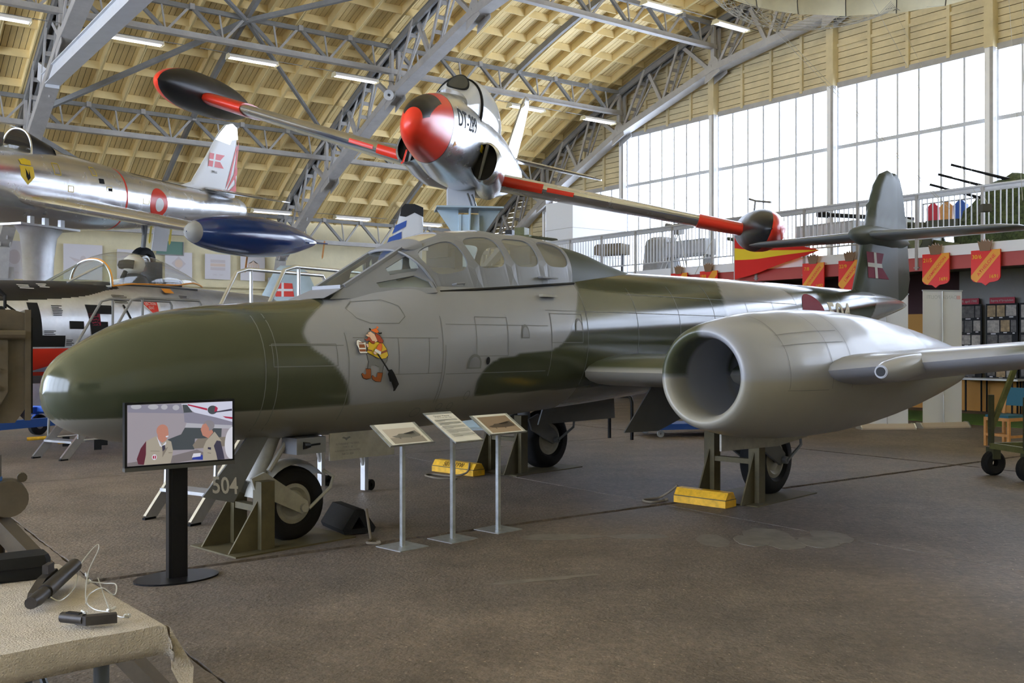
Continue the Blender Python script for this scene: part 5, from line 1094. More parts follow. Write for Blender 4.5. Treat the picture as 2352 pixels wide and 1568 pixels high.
t = thing('tarpaulin_load', 'tall shape draped in grey tarpaulin behind the railing', 'cover', onb(21.3, 21.5), HALL)
rg = [[((.55+.05*math.sin(7*q))*s*math.cos(q), (.5+.04*math.sin(9*q+z))*s*math.sin(q), z) for q in [2*math.pi*k/40 for k in range(40)]] for z, s in ((0, 1.1), (.4, 1.02), (.9, .95), (1.15, .85), (1.25, .5))]
MB().loft(rg).build('tarpaulin', 'tarp', t, True); MB().box(-.25, -.25, 0, .25, .25, 1.15).build('load', 'tarp', t)
t = thing('green_turret_gun', 'bright green machine gun mount beyond the cockpit canopy', 'gun', H(19.9, 26.6, 4.0), HALL+R(-60))
MB().box(-.3, -.25, .9, .35, .25, 1.15).box(-.15, -.32, 1.15, .2, .1, 1.4).build('gun_body', 'oliveg', t); MB().tube([(.35, 0, 1.1), (1.3, 0, .95)], .05, 8).build('barrel', 'olivedark', t); MB().box(-.55, -.2, 1.0, -.3, .2, 1.35).build('sight', 'black', t)
MB().tube([(0, 0, 0), (0, 0, .9)], .08, 10).build('pedestal', 'olivedark', t); MB().tube([(0, 0, -4.0), (0, 0, 0)], .12, 10).build('column', 'olivedark', t)
t = thing('displayed_jackets', 'red and blue jackets hanging beside the field gun on the balcony', 'clothing', onb(22.6, 12.9), HALL)
MB().beam((0, .9, 1.5), (0, -.5, 1.5), .03, .03).box(-.02, .86, 0, .02, .9, 1.5).box(-.02, -.5, 0, .02, -.46, 1.5).build('rack', 'darksteel', t)
for y, m in ((.6, 'signred'), (.25, 'wood'), (-.1, 'blue')): MB().prism([(-.14, -.7), (.14, -.7), (.16, -.1), (.05, 0), (-.05, 0), (-.16, -.1)], lambda p, z: (-.05, y+p, 1.48+z), lambda p, z: (.05, y+p, 1.48+z)).build('jacket', m, t)
# ---------------------------------------------------------------- things around the big jet
d0 = (math.cos(R(46.5)), math.sin(R(46.5)))
def ML(x, y, z=0): return (-1.862+x*d0[0]-y*d0[1], 8.175+x*d0[1]+y*d0[0], z)
mat('rope', (.2, .17, .13), .9); mat('tvblack', (.009, .009, .01), .35, spec=.22); mat('tvgrey', (.07, .07, .065), .4, spec=.3)
# support stands beside each wheel
def jack(x, y, h_, wd_, px0, px1, label, name='jack_stand'):
    t = thing(name, label, 'support stand', ML(x, y, 0), R(46.5), 'olive support stands')
    MB().box(px0, -wd_-.14, 0, px1, wd_+.14, .012).build('base_plate', 'olive', t)
    for s in (-1, 1):
        MB().box(-.03, s*wd_-.06, .012, .09, s*wd_+.06, h_).build('upright', 'olive', t)
        MB().prism([(-.28, .012), (-.03, .012), (-.03, h_*.72)], lambda a, z: (a, s*wd_-.008, z), lambda a, z: (a, s*wd_+.008, z)).build('gusset', 'olive', t)
    MB().box(-.02, -wd_+.06, h_*.55, .06, wd_-.06, h_*.55+.05).build('cross_bar', 'olive', t)
jack(-.36, 0, .54, .2, -.3, .82, 'olive support stand at the nose wheel')
jack(4.3, -1.6, .72, .26, -.2, 1.05, 'olive support stand at the near main wheel'); jack(4.3, 1.65, .72, .26, -.2, 1.05, 'olive support stand at the far main wheel')
def chock(x, y, l, label, txt=None, ry=0):
    t = thing('wheel_chock', label, 'chock', ML(x, y, 0), R(46.5+90+ry), 'yellow wooden chocks')
    o = MB().prism([(-.1, .005), (.1, .005), (.1, .07), (.045, .15), (-.045, .15), (-.1, .07)], lambda a, z: (-l/2, a, z), lambda a, z: (l/2, a, z)).build('block', 'yellowpaint', t)
    MB().prism([(-.102, .075), (.102, .075), (.1, .082), (-.1, .082)], lambda a, z: (-l/2-.001, a, z), lambda a, z: (l/2+.001, a, z)).build('saw_groove', 'olive', t)
    if txt:
        tv, tfc = text2d(txt, .075, 'CENTER', .15)
        MB().add([(-a+0, .1-.0-(b_+.035)*.56, .077+(b_+.035)*.82+.004) if 0 else (-a, .1-.055*(b_+.037)/.075+.004, .075+.075*(b_+.037)/.075+.003) for a, b_ in tv], [q for q in tfc]).build('lettering', 'matblack', o)
    return t
chock(3.82, 1.98, .74, 'yellow chock lettered TFW by the far main wheel', '50TH TFW'); chock(3.9, -1.52, .6, 'worn yellow chock in front of the near main wheel')
t = thing('rubber_chock', 'black triangular rubber chock behind the nose wheel', 'chock', ML(.62, -.02, .012), R(46.5+75))
pr = [(-.13, 0), (.13, 0), (.15, .04), (.04, .2), (-.04, .2), (-.15, .04)]; ri = [(-.07, .04), (.07, .04), (.0, .14)]
bmh = holed('end_ring', pr, [ri], lambda p, q: (-.25, p, q), 'rubber', t, .01); holed('end_ring', pr, [ri], lambda p, q: (.25, p, q), 'rubber', t, .01)
MB().loft([[(x, a, z) for a, z in pr] for x in (-.25, .25)], 0, False).build('body', 'rubber', t); MB().loft([[(x, a, z) for a, z in ri] for x in (-.25, .25)], 0, False).build('bore', 'matblack', t)
def rope(pts, label, r=.012):
    t = thing('rope', label, 'rope', (pts[0][0], pts[0][1], 0)); o = pts[0]
    P = [V((p[0]-o[0], p[1]-o[1], p[2])) for p in pts]; sm = []
    for i in range(len(P)-1):
        a, b_, c, d = P[max(0, i-1)], P[i], P[i+1], P[min(len(P)-1, i+2)]
        for k in range(6): u = k/6; sm.append(.5*((2*b_)+(c-a)*u+(2*a-5*b_+4*c-d)*u*u+(3*b_-a-3*c+d)*u**3))
    sm.append(P[-1]); MB().tube(sm, r, 7).build('strand', 'rope', t, True); MB().tube([sm[-1], sm[-1]+V((.03, .0, .012))], [r*1.9, r*1.4], 8).build('knot', 'rope', t)
q = lambda x, y, z: ML(x, y, z)
rope([q(.6, -.3, .22), q(.6, -.33, .1), q(.55, -.42, .012), q(.45, -.55, .012), q(.36, -.62, .012), q(.4, -.7, .012)], 'frayed pale rope hanging from the black rubber chock')
rope([q(3.75, 1.7, .16), q(3.68, 1.68, .05), q(3.55, 1.8, .012), q(3.5, 2.1, .012), q(3.35, 2.05, .012), q(3.3, 1.75, .012), q(3.42, 1.62, .012)], 'dark rope tied over the yellow TFW chock')
rope([q(3.9, -1.2, .16), q(3.88, -1.1, .08), q(3.85, -1.0, .02), q(3.65, -.95, .012), q(3.6, -1.1, .012), q(3.75, -1.15, .02)], 'dark rope loop at the left end of the worn yellow chock')
# ---------------------------------------------------------------- television on its stand
tvt = thing('television_stand', 'black floor stand with an oval foot carrying the television', 'stand', (-2.31, 6.86, 0), R(38.5))
rg = [[(.29*math.cos(a), .2*math.sin(a)*1, z) for a in [2*math.pi*k/40 for k in range(40)]] for z in (0, .012)]
MB().loft(rg).build('foot_plate', 'tvblack', tvt); MB().box(-.065, -.03, .012, .065, .03, .95).build('column', 'tvblack', tvt); MB().box(-.045, -.033, .012, .045, -.03, .8).build('cable_cover', 'black', tvt); MB().lathe([(0, .02), (.004, .02), (.004, 0)], (-.0, -.034, .42), (0, -1, 0), 14).build('cable_hole', 'matblack', tvt)
tvo = thing('television', 'flat television showing two men in beige vests talking', 'television', (-2.31, 6.86, .79), R(38.5))
MB().box(-.378, -.09, 0, .378, -.045, .435).build('case', 'tvblack', tvo); MB().box(-.378, -.095, -.022, .378, -.04, .004).build('lower_bezel', 'tvgrey', tvo); MB().box(-.1, -.045, .1, .1, -.02, .3).build('wall_mount', 'tvblack', tvo)
def scr(n_, c, e=.6):
    m = mat(n_, c, .5, emit=e); m.node_tree.nodes['Principled BSDF'].inputs['Base Color'].default_value = (.01, .01, .01, 1)
for n_, c in (('s_bg', (.3, .29, .38)), ('s_grey', (.42, .38, .43)), ('s_dark', (.07, .085, .1)), ('s_light', (.78, .8, .98)), ('s_win', (.55, .55, .62)), ('s_skin', (.62, .27, .2)), ('s_vest', (.48, .43, .35)), ('s_mar', (.13, .015, .04)), ('s_navy', (.05, .045, .085)), ('s_red', (.5, .02, .08)), ('s_white', (.85, .85, .95)), ('s_hair', (.3, .28, .31)), ('s_blue', (.03, .06, .4)), ('s_vdk', (.27, .23, .19)), ('s_low', (.24, .21, .22))): scr(n_, c)
SM = ['s_bg', 's_grey', 's_dark', 's_light', 's_win', 's_skin', 's_vest', 's_mar', 's_navy', 's_red', 's_white', 's_hair', 's_blue', 's_vdk', 's_low']
def sc_uv(x, y):
    u = (x-195-.062*(y-320))/1552; t0 = 320-.055*(x-195); hh = 918-.042*(x-195); return (-.362+.724*min(1, max(0, u)), .42-.405*min(1, max(0, (y-t0)/hh)))
PL = []
def sp_(m, *pts): PL.append(('p', [sc_uv(*p) for p in pts], SM.index(m)))
sp_('s_grey', (195, 320), (1745, 235), (1810, 1090), (250, 1240)); sp_('s_light', (960, 290), (1745, 235), (1770, 560), (1500, 480), (1200, 430)); sp_('s_bg', (195, 320), (960, 290), (1010, 430), (210, 430)); 
for cx in (320, 560, 720): PL.append(('p', [sc_uv(*p) for p in ell(cx, 340, 75 if cx < 700 else 48, 38, 18)], SM.index('s_win')))
PL.append(('p', [sc_uv(*p) for p in ell(890, 345, 50, 40, 14)], SM.index('s_win')))
sp_('s_dark', (985, 300), (1050, 300), (1150, 420), (1010, 430)); sp_('s_bg', (1010, 420), (1150, 410), (1500, 480), (1765, 540), (1770, 640), (1300, 620), (1030, 560)); sp_('s_win', (1060, 570), (1300, 580), (1760, 590), (1760, 640), (1040, 640)); sp_('s_dark', (1040, 640), (1600, 640), (1600, 780), (1200, 800), (1200, 960), (820, 980), (800, 820), (990, 740))
sp_('s_red', (1060, 290), (1360, 350), (1360, 380), (1060, 310)); PL.append(('p', [sc_uv(*p) for p in ell(1440, 370, 75, 65, 18)], SM.index('s_dark'))); sp_('s_red', (1480, 310), (1520, 340), (1510, 390), (1470, 400)); sp_('s_navy', (1480, 395), (1740, 345), (1745, 375), (1480, 410)); sp_('s_red', (1600, 460), (1755, 470), (1755, 500), (1650, 485))
sp_('s_vdk', (1170, 900), (1240, 800), (1700, 760), (1680, 900), (1200, 950)); sp_('s_low', (250, 1180), (880, 1060), (1240, 960), (1340, 1000), (1340, 1090), (900, 1170), (250, 1240)); sp_('s_blue', (1170, 1110), (1220, 1020), (1330, 1040), (1340, 1110)); sp_('s_white', (1170, 1080), (1190, 1020), (1300, 1010), (1300, 1060))
PL.append(('p', [sc_uv(*p) for p in ell(1780, 850, 120, 240, 24, 80, 290)], SM.index('s_white')))
# left man
sp_('s_mar', (490, 850), (530, 880), (530, 1000), (480, 1200), (400, 1195), (375, 1120), (420, 960)); sp_('s_vest', (490, 850), (630, 770), (700, 900), (780, 820), (850, 850), (885, 980), (880, 1060), (860, 1170), (480, 1205), (500, 1050)); sp_('s_white', (635, 775), (670, 870), (720, 920), (775, 850), (780, 880), (740, 940), (690, 920)); sp_('s_navy', (720, 920), (760, 900), (775, 960), (735, 1000))
PL.append(('p', [sc_uv(*p) for p in ell(712, 690, 85, 92, 24)], SM.index('s_skin'))); sp_('s_skin', (640, 720), (800, 700), (805, 760), (770, 840), (720, 870), (660, 820)); sp_('s_white', (765, 770), (805, 760), (800, 785), (770, 790)); PL.append(('p', [sc_uv(*p) for p in ell(622, 1085, 36, 42, 16)], SM.index('s_white'))); sp_('s_red', (598, 1070), (618, 1060), (618, 1110), (600, 1105)); sp_('s_red', (627, 1060), (645, 1065), (645, 1105), (627, 1110)); sp_('s_vdk', (560, 990), (690, 990), (690, 998), (560, 998)); sp_('s_vdk', (820, 1010), (880, 1010), (870, 1020), (820, 1022)); sp_('s_vdk', (735, 1000), (800, 930), (805, 940), (735, 1090))
# right man
sp_('s_navy', (1530, 800), (1590, 830), (1640, 980), (1670, 1090), (1550, 1110), (1490, 950), (1495, 850)); sp_('s_vest', (1370, 830), (1490, 690), (1610, 830), (1530, 820), (1490, 900), (1530, 1000), (1560, 1110), (1335, 1120), (1335, 920)); sp_('s_skin', (1300, 600), (1400, 580), (1470, 700), (1400, 790), (1310, 750), (1275, 660)); PL.append(('p', [sc_uv(*p) for p in ell(1395, 600, 88, 78, 20)], SM.index('s_hair'))); sp_('s_skin', (1300, 590), (1350, 570), (1400, 640), (1400, 720), (1310, 745), (1275, 665)); sp_('s_vdk', (1400, 1000), (1460, 1005), (1450, 1015), (1400, 1010)); sp_('s_navy', (1400, 920), (1450, 925), (1450, 960), (1400, 950))
decal('screen', PL, lambda p, q_, l: (p, -.0905-.00012*l, q_), SM, tvo, .5, 'lit screen with two men talking beside an aircraft')
# ---------------------------------------------------------------- three information stands
mat('phsky', (.62, .57, .54), .5); mat('phgrass', (.36, .33, .31), .5); mat('phjet', (.2, .2, .2), .5); mat('phsep', (.33, .24, .17), .5); mat('phsepd', (.09, .065, .05), .5); mat('phsepl', (.42, .32, .24), .5)
def info(loc, w, dep, dz, zt, label, kind):
    t = thing('information_stand', label, 'information stand', loc, R(46.5), 'galvanised information stands')
    MB().box(-.15, -.15, 0, .15, .15, .006).build('base_plate', 'galv', t); zm = zt-dz*.6; MB().box(-.016, -.016, .006, .016, .016, zm).build('post', 'galv', t)
    m = lambda x, y, off=0: V((x, dep/2-y*dep, zt-y*dz))+V((0, -dz, dep)).normalized()*off*-1*-1
    def slab(x0, y0, x1, y1, o0, o1): return MB().add([m(x, y, o) for o in (o0, o1) for x, y in ((x0, y0), (x1, y0), (x1, y1), (x0, y1))], [(0,1,2,3),(7,6,5,4),(0,4,5,1),(1,5,6,2),(2,6,7,3),(3,7,4,0)])
    nrm = V((0, -dz, dep)).normalized()
    tray = slab(-w/2, 0, w/2, 1, 0, .008).build('tray', 'galv', t)
    slab(-w/2, .98, w/2, 1.0, .008, .016).build('lip', 'galv', tray)
    dd = lambda p, q_, l: m(p, q_, .0105+.0006*l)
    if kind == 'text':
        sh = slab(-w/2+.004, .08, w/2-.004, .985, .008, .010).build('sheet', 'paper', t); L = []
        for i, (tx, sz, yy) in enumerate((('Gloster Meteor', .028, .14), ('TT 20 two-seat 1956 - 1966', .016, .2))):
            tv, tfc = text2d(tx, sz); L.append(('m', ([(a, yy-b_/dep) for a, b_ in tv], [f_[::-1] for f_ in tfc]), 0))
        y = .26
        for par in (3, 4, 4, 5, 4):
            for k in range(par): L.append(('p', rect(-w*.4, y, w*.4*(1 if k < par-1 else -.2), y+.009), 0)); y += .026
            y += .022
        decal('print', L, dd, 'line', sh, .5)
    else:
        x0 = -w/2+.035; x1 = w/2-.03
        sh = slab(x0, .02, x1, .97, .008, .010).build('sheet', 'paper', t); sep = kind == 'sepia'
        a, b_, c, d = (x0+.03, x1-.03, .25, .92) if not sep else (x0+.02, x1-.02, .12, .92)
        L = [('p', rect(a, c, b_, d), 0), ('p', rect(a, .66 if not sep else .7, b_, d), 1), ('p', [(a+.03, .6), (a+.09, .56), (a+.12, .5), (a+.17, .5), (a+.2, .57), (b_-.05, .58), (b_-.055, .42), (b_-.03, .4), (b_-.01, .6), (b_-.02, .66), (a+.2, .7), (a+.06, .66)], 2), ('p', rect(a+.09, .68, a+.1, .74), 2), ('p', rect(a+.2, .68, a+.21, .75), 2)]
        decal('photograph', L, dd, ['phsep', 'phsepl', 'phsepd'] if sep else ['phsky', 'phgrass', 'phjet'], sh, .5)
info((-.87, 7.91, 0), .46, .25, .15, .965, 'information stand with a colour photograph, leftmost of the three', 'photo')
info((-.49, 8.23, 0), .31, .4, .22, 1.03, 'information stand with a printed text sheet, middle of the three', 'text')
info((-.12, 8.63, 0), .46, .25, .15, .985, 'information stand with a sepia photograph, rightmost of the three', 'sepia')
# ---------------------------------------------------------------- aluminium boarding steps
def steps(loc, rz, label, hp=1.35, railm='alu'):
    t = thing('boarding_steps', label, 'steps', loc, rz, 'boarding steps'); n = 5; run = 1.15
    for s in (-1, 1):
        MB().beam((0, s*.3, 0), (run, s*.3, hp), .035, .11, (0, 1, 0) if 0 else (0, 0, 1)).build('stringer', 'alu', t); MB().box(-.05, s*.3-.02, 0, .07, s*.3+.02, .02).build('foot', 'rubber', t)
        for x in (2.0, 2.34): MB().box(x-.03, s*.31-.03, .0 if x < 2.2 else .02, x+.03, s*.31+.03, hp).build('leg', 'alu', t) if x > 2.2 else None
        MB().beam((2.34, s*.31, .25), (1.9, s*.31, hp), .03, .03).build('leg_brace', 'alu', t)
        MB().lathe([(-.02, .02), (-.025, .06), (.025, .06), (.02, .02)], (2.43, s*.31, .065), (0, 1, 0), 18).build('caster', 'tyre', t, True)
        MB().tube([(.25, s*.33, .95), (1.1, s*.33, hp+.98), (1.25, s*.33, hp+1.02), (2.38, s*.33, hp+1.02), (2.42, s*.33, hp+.96), (2.42, s*.33, hp)], .02, 10).build('handrail', railm, t, True)
        MB().tube([(1.2, s*.33, hp+.55), (2.42, s*.33, hp+.55)], .016, 8).build('mid_rail', railm, t, True); MB().tube([(1.3, s*.33, hp), (1.3, s*.33, hp+1.02)], .018, 8).build('rail_post', railm, t)
        MB().tube([(.25, s*.33, .95), (.22, s*.33, .28)], .018, 8).build('rail_post', railm, t)
    for k in range(1, n): f = k/n; MB().box(run*f-.1, -.3, hp*f-.03, run*f+.12, .3, hp*f).build('tread', 'alu', t)
    MB().box(run-.05, -.34, hp-.05, 2.42, .34, hp).build('platform', 'alu', t)
    return t
steps((-3.08, 8.975, 0), R(58.8), 'aluminium boarding steps with handrails behind the nose wheel')
steps((-6.4, 13.76, 0), R(60), 'smaller boarding steps at left below the bubble-canopy jet', 1.25, 'darksteel')
for u, v, k in ((62, 1005, 0), (133, 1012, 1)):
    Y = 2287*1.48/(v-784); X = (u-1176)/2287*Y
    t = thing('tow_bar', 'grey bar with a yellow grip, %s one by the small steps' % ('left' if k == 0 else 'right'), 'bar', (X, Y, 0), R(20)); MB().tube([(.25, 0, .14), (1.2, 0, .2)], .016, 8).build('bar', 'alu', t); MB().tube([(0, 0, .13), (.27, 0, .142)], .028, 10).build('grip', 'yellowpaint', t); MB().box(.5, -.04, 0, .6, .04, .15).box(1.05, -.04, 0, 1.15, .04, .19).build('rest', 'matblack', t)
# blue pallet truck and black tube hoops behind the main wheels
t = thing('blue_platform_truck', 'low blue platform truck behind the near nacelle', 'trolley', (2.46, 16.85, 0), R(14)); MB().box(0, 0, .13, 2.0, .9, .2).box(-.0, -.01, .2, 2.0, .02, .23).build('platform', 'blue', t)
for x, y in ((.1, .1), (1.9, .1), (.1, .8), (1.9, .8)): MB().lathe([(-.02, .02), (-.02, .06), (.02, .06), (.02, .02)], (x, y, .06), (0, 1, 0), 16).build('caster', 'greybox', t)
t = thing('tube_barrier', 'black bent-tube barrier seen under the fuselage', 'barrier', (1.65, 16.85, 0), R(-45)); MB().tube([(0, 0, 0), (0, 0, .62), (.05, 0, .7), (.1, 0, .72), (.4, 0, .72), (.46, 0, .69), (.48, 0, .62), (.48, 0, 0)], .03, 10).build('hoop', 'black', t, True)
# ---------------------------------------------------------------- table with old guns, bottom left
mat('felt', (.47, .42, .355), .95, var=.13, scale=14, bump=.6, bs=160); mat('gunmetal', (.035, .03, .028), .45, metal=.3, var=.4, scale=18); mat('wirecable', (.5, .5, .48), .35, metal=.3); mat('tableblue', (.1, .115, .13), .4, metal=.4)
TB = (-1.112, 3.125); tang = 40
tb = thing('display_table', 'table with grey-blue tube legs under a beige felt cloth', 'table', (TB[0], TB[1], 0), R(tang))
MB().box(-1.75, .03, .7, -.03, 1.08, .738).build('table_top', 'woodpale', tb)
for x, y in ((-.14, .1), (-.14, .98), (-.62, .1), (-1.6, .1), (-1.6, .98)): MB().tube([(x, y, 0), (x, y, .7)], .024, 12).build('leg', 'tableblue', tb, True)
MB().tube([(-.14, .12, .08), (-.25, .6, .68)], .012, 8).build('brace', 'tableblue', tb); MB().tube([(-.14, .98, .08), (-.14, .1, .12)], .012, 8).build('stretcher', 'tableblue', tb)
cl_ = thing('felt_cloth', 'beige felt cloth draped over the gun table, one corner hanging', 'cloth', (TB[0], TB[1], 0), R(tang))
nx, ny = 60, 42; g = MB(); vs = []
def cz(x, y):
    ox = max(0, x); oy = max(0, -y); drop = max(ox, oy)+.35*min(ox, oy); r_ = .02
    px = min(x, 0)+min(ox, .02)+.015*math.sin(11*y)*ox*4; py = max(y, 0)-min(oy, .02)-.012*math.sin(9*x)*oy*4
    if y > 1.11: py = 1.11+min(.02, y-1.11); drop = max(drop, y-1.11)
    return (px+(.05*min(ox, oy)/.2 if ox > 0 and oy > 0 else 0), py-(.05*min(ox, oy)/.2 if ox > 0 and oy > 0 else 0), .742-max(0, drop-.015)+.002*math.sin(17*x)*math.cos(13*y))
for i in range(nx+1):
    for j in range(ny+1): vs.append(cz(-1.76+(1.76+.1)*i/nx if i < nx*.9 else (-1.76+1.86*.9)+(.16+.0)*(i-nx*.9)/(nx*.1), -.105+1.295*j/ny))
g.add(vs, [(i*(ny+1)+j, (i+1)*(ny+1)+j, (i+1)*(ny+1)+j+1, i*(ny+1)+j+1) for i in range(nx) for j in range(ny)])
o = g.build('drape', 'felt', cl_, True); s_ = o.modifiers.new('thickness', 'SOLIDIFY'); s_.thickness = .004
MB().add([(.03, -.02, .735), (.03, .12, .72), (.1, -.04, .6), (.06, -.12, .5), (.035, -.02, .6)], [(0, 2, 1), (0, 4, 2), (4, 3, 2)]).build('corner_fold', 'felt', cl_)
def onT(u, v, z=.76): Y = 2287*(1.63-z)/(v-784); return V(((u-1176)/2287*Y, Y, z))
def flat(u0, v0, u1, v1): a, b_ = onT(u0, v0), onT(u1, v1); return a, math.atan2(b_.y-a.y, b_.x-a.x), (b_-a).length
a, rz, L0 = flat(70, 1398, 168, 1330)
g1 = thing('old_carbine', 'dark old gun frame with a long grip lying on the felt', 'gun', (a.x, a.y, .748), rz)
MB().tube([(0, 0, .03), (.06, 0, .03), (.14, 0, .035)], [.02, .024, .02], 12).build('muzzle', 'gunmetal', g1, True); MB().tube([(.13, 0, .035), (.42, 0, .06)], .026, 12).build('barrel', 'gunmetal', g1, True); MB().tube([(.42, 0, .06), (.425, 0, .06)], .016, 10).build('bore', 'black', g1)
MB().prism([(.12, .02), (.3, .02), (.36, .06), (.33, .09), (.22, .08), (.14, .05)], lambda x, z: (x, .03, z-.02), lambda x, z: (x, .06, z-.02)).build('receiver', 'gunmetal', g1); MB().tube([(.18, .05, .03), (.24, .08, .02), (.3, .06, .03)], .008, 6).build('trigger_guard', 'gunmetal', g1); MB().box(.24, .03, .07, .3, .05, .1).build('hammer', 'gunmetal', g1)
a, rz, L0 = flat(143, 1424, 208, 1431)
g2 = thing('old_pistol', 'small rusty pistol frame near the table edge', 'gun', (a.x, a.y, .748), rz)
MB().tube([(0, 0, .022), (.085, 0, .022)], .017, 12).build('slide', 'gunmetal', g2, True); MB().prism([(.06, -.012), (.1, -.012), (.17, .045), (.15, .065), (.09, .02)], lambda x, y: (x, y, .006), lambda x, y: (x, y, .034)).build('grip', 'gunmetal', g2); MB().tube([(.02, .015, .02), (.05, .035, .02), (.08, .02, .02)], .006, 6).build('trigger_guard', 'gunmetal', g2); MB().box(.02, -.008, .037, .07, .008, .041).build('ejection_port', 'black', g2)
bk = thing('black_case', 'black padded case at the left edge of the table', 'case', (*onT(30, 1318)[:2], .746), R(36)); rg = [[(x*c, y*c, z) for x, y in ((-.2, -.05), (-.17, -.07), (.1, -.07), (.12, -.05), (.12, .05), (.1, .07), (-.17, .07), (-.2, .05))] for z, c in ((0, .97), (.012, 1), (.07, 1), (.085, .94))]
MB().loft(rg).build('body', 'matblack', bk, True); MB().box(-.19, -.071, .04, .12, .071, .044).build('seam', 'black', bk)
wc = thing('security_cable', 'thin steel security cable looped over the guns', 'cable', (*onT(160, 1340)[:2], .75))
def cab(pts, nm='cable', r=.0022, m='wirecable'):
    P = [onT(u, v, .756)+V((0, 0, dz)) -V((wc.location.x, wc.location.y, .75)) for u, v, dz in pts]; sm = []
    for i in range(len(P)-1):
        p0, p1, p2, p3 = P[max(0, i-1)], P[i], P[i+1], P[min(len(P)-1, i+2)]
        for k in range(8): u = k/8; sm.append(.5*((2*p1)+(p2-p0)*u+(2*p0-5*p1+4*p2-p3)*u*u+(3*p1-p0-3*p2+p3)*u**3))
    MB().tube(sm+[P[-1]], r, 6).build(nm, m, wc, True)
cab([(100, 1302, 0), (130, 1325, 0), (150, 1332, .03)]); cab([(197, 1408, .03), (205, 1385, .03), (235, 1370, .03), (262, 1366, .0), (266, 1355, .02), (240, 1352, .02), (200, 1348, .02)]); cab([(252, 1405, 0), (215, 1398, .0), (197, 1380, .01), (203, 1345, .05), (226, 1310, .08), (222, 1305, .09), (195, 1318, .06), (180, 1330, .04)]); cab([(252, 1402, 0), (240, 1370, 0), (225, 1340, .02)]); cab([(256, 1407, 0), (275, 1416, 0), (295, 1418, 0)]); cab([(182, 1327, .04), (172, 1360, .02), (140, 1385, .01), (116, 1385, .02)])
for u, v in ((97, 1300), (252, 1404), (296, 1417), (203, 1340), (195, 1410), (200, 1326)):
    p = onT(u, v, .756)-V((wc.location.x, wc.location.y, .75))
    mb = MB()
    for k in range(4): qd = V((random.uniform(-1, 1), random.uniform(-1, 1), random.uniform(.0, .6)))*.016; mb.tube([p-qd*.3+V((0, 0, .004)), p+qd+V((0, 0, .004))], .0045, 6)
    mb.build('wire_knot', 'wirecable', wc)
# ---------------------------------------------------------------- brown searchlight on a tripod, left edge
mat('khaki', (.085, .066, .043), .5, var=.25, scale=7); mat('tapeblue', (.03, .12, .35), .5)
sl = thing('searchlight', 'brown military searchlight on a heavy tripod at the left edge', 'searchlight', (-2.4, 4.65, 0), R(30))
MB().prism([(-.62, 1.3), (-.5, 1.26), (.06, 1.26), (.1, 1.32), (.1, 1.76), (.05, 1.775), (-.62, 1.775)], lambda x, z: (x, -.17, z), lambda x, z: (x, .19, z)).build('housing', 'khaki', sl)
MB().box(.1, -.185, 1.27, .125, .2, 1.775).build('front_rim', 'khaki', sl); MB().box(.125, -.15, 1.3, .135, .17, 1.74).build('front_glass', 'black', sl)
MB().prism([(-.25, 1.64), (.03, 1.64), (.03, 1.4), (-.06, 1.24), (-.25, 1.24)], lambda x, z: (x, -.195, z), lambda x, z: (x, -.17, z)).build('yoke_plate', 'khaki', sl)
for x, z in ((-.2, 1.6), (-.1, 1.6), (-.01, 1.6), (-.01, 1.5), (-.01, 1.42), (-.12, 1.46)): MB().lathe([(0, .012), (.01, .012), (.012, 0)], (x, -.195, z), (0, -1, 0), 10).build('bolt', 'khaki', sl)
MB().lathe([(0, .05), (.012, .05), (.014, .03), (.03, .02), (.03, 0)], (-.12, -.195, 1.36), (0, -1, 0), 18).build('pivot_cap', 'khaki', sl); MB().tube([(-.02, -.2, 1.66), (.1, -.2, 1.66)], .022, 10).build('hinge', 'khaki', sl); MB().box(-.2, -.2, 1.68, .0, -.17, 1.695).build('ridge', 'khaki', sl)
MB().tube([(.02, -.16, 1.78), (.02, -.16, 1.84), (-.02, -.16, 1.88)], .008, 6).tube([(.02, -.16, 1.8), (.06, -.16, 1.77), (.045, -.16, 1.75)], .006, 6).build('latch_hook', 'matblack', sl)
MB().prism([(-.75, 1.86), (-.1, 1.86), (.02, 1.83), (-.75, 1.98)], lambda x, z: (x, -.15, z), lambda x, z: (x, .15, z)).build('canvas_hood', 'canvas', sl)
MB().box(-.2, -.14, 1.06, .0, .14, 1.27).build('yoke_base', 'khaki', sl); MB().tube([(-.03, 0, .55), (-.03, 0, 1.1)], .045, 14).build('pedestal', 'khaki', sl, True); MB().tube([(-.03, 0, .3), (-.03, 0, .82)], .06, 14).build('socket', 'khaki', sl, True)
MB().tube([(-.03, 0, .98), (-.03, 0, 1.0)], .048, 14).build('blue_band', 'tapeblue', sl); MB().lathe([(-.07, 0), (-.07, .085), (.07, .085), (.07, 0)], (.04, 0, .9), (0, 1, 0), 22).build('knuckle', 'khaki', sl, True); MB().lathe([(-.02, 0), (-.02, .022), (.02, .022), (.02, 0)], (.1, -.0, .99), (0, 1, 0), 12).build('clamp_knob', 'khaki', sl)
for k, an in enumerate((-32, 88, 208)): MB().beam((-.03, 0, .82), (-.03+.8*math.cos(R(an)), .8*math.sin(R(an)), .01), .1, .07).build('leg', 'khaki', sl)
MB().tube([(.05, -.06, .62), (.08, -.08, .68)], .01, 6).build('lever', 'khaki', sl)
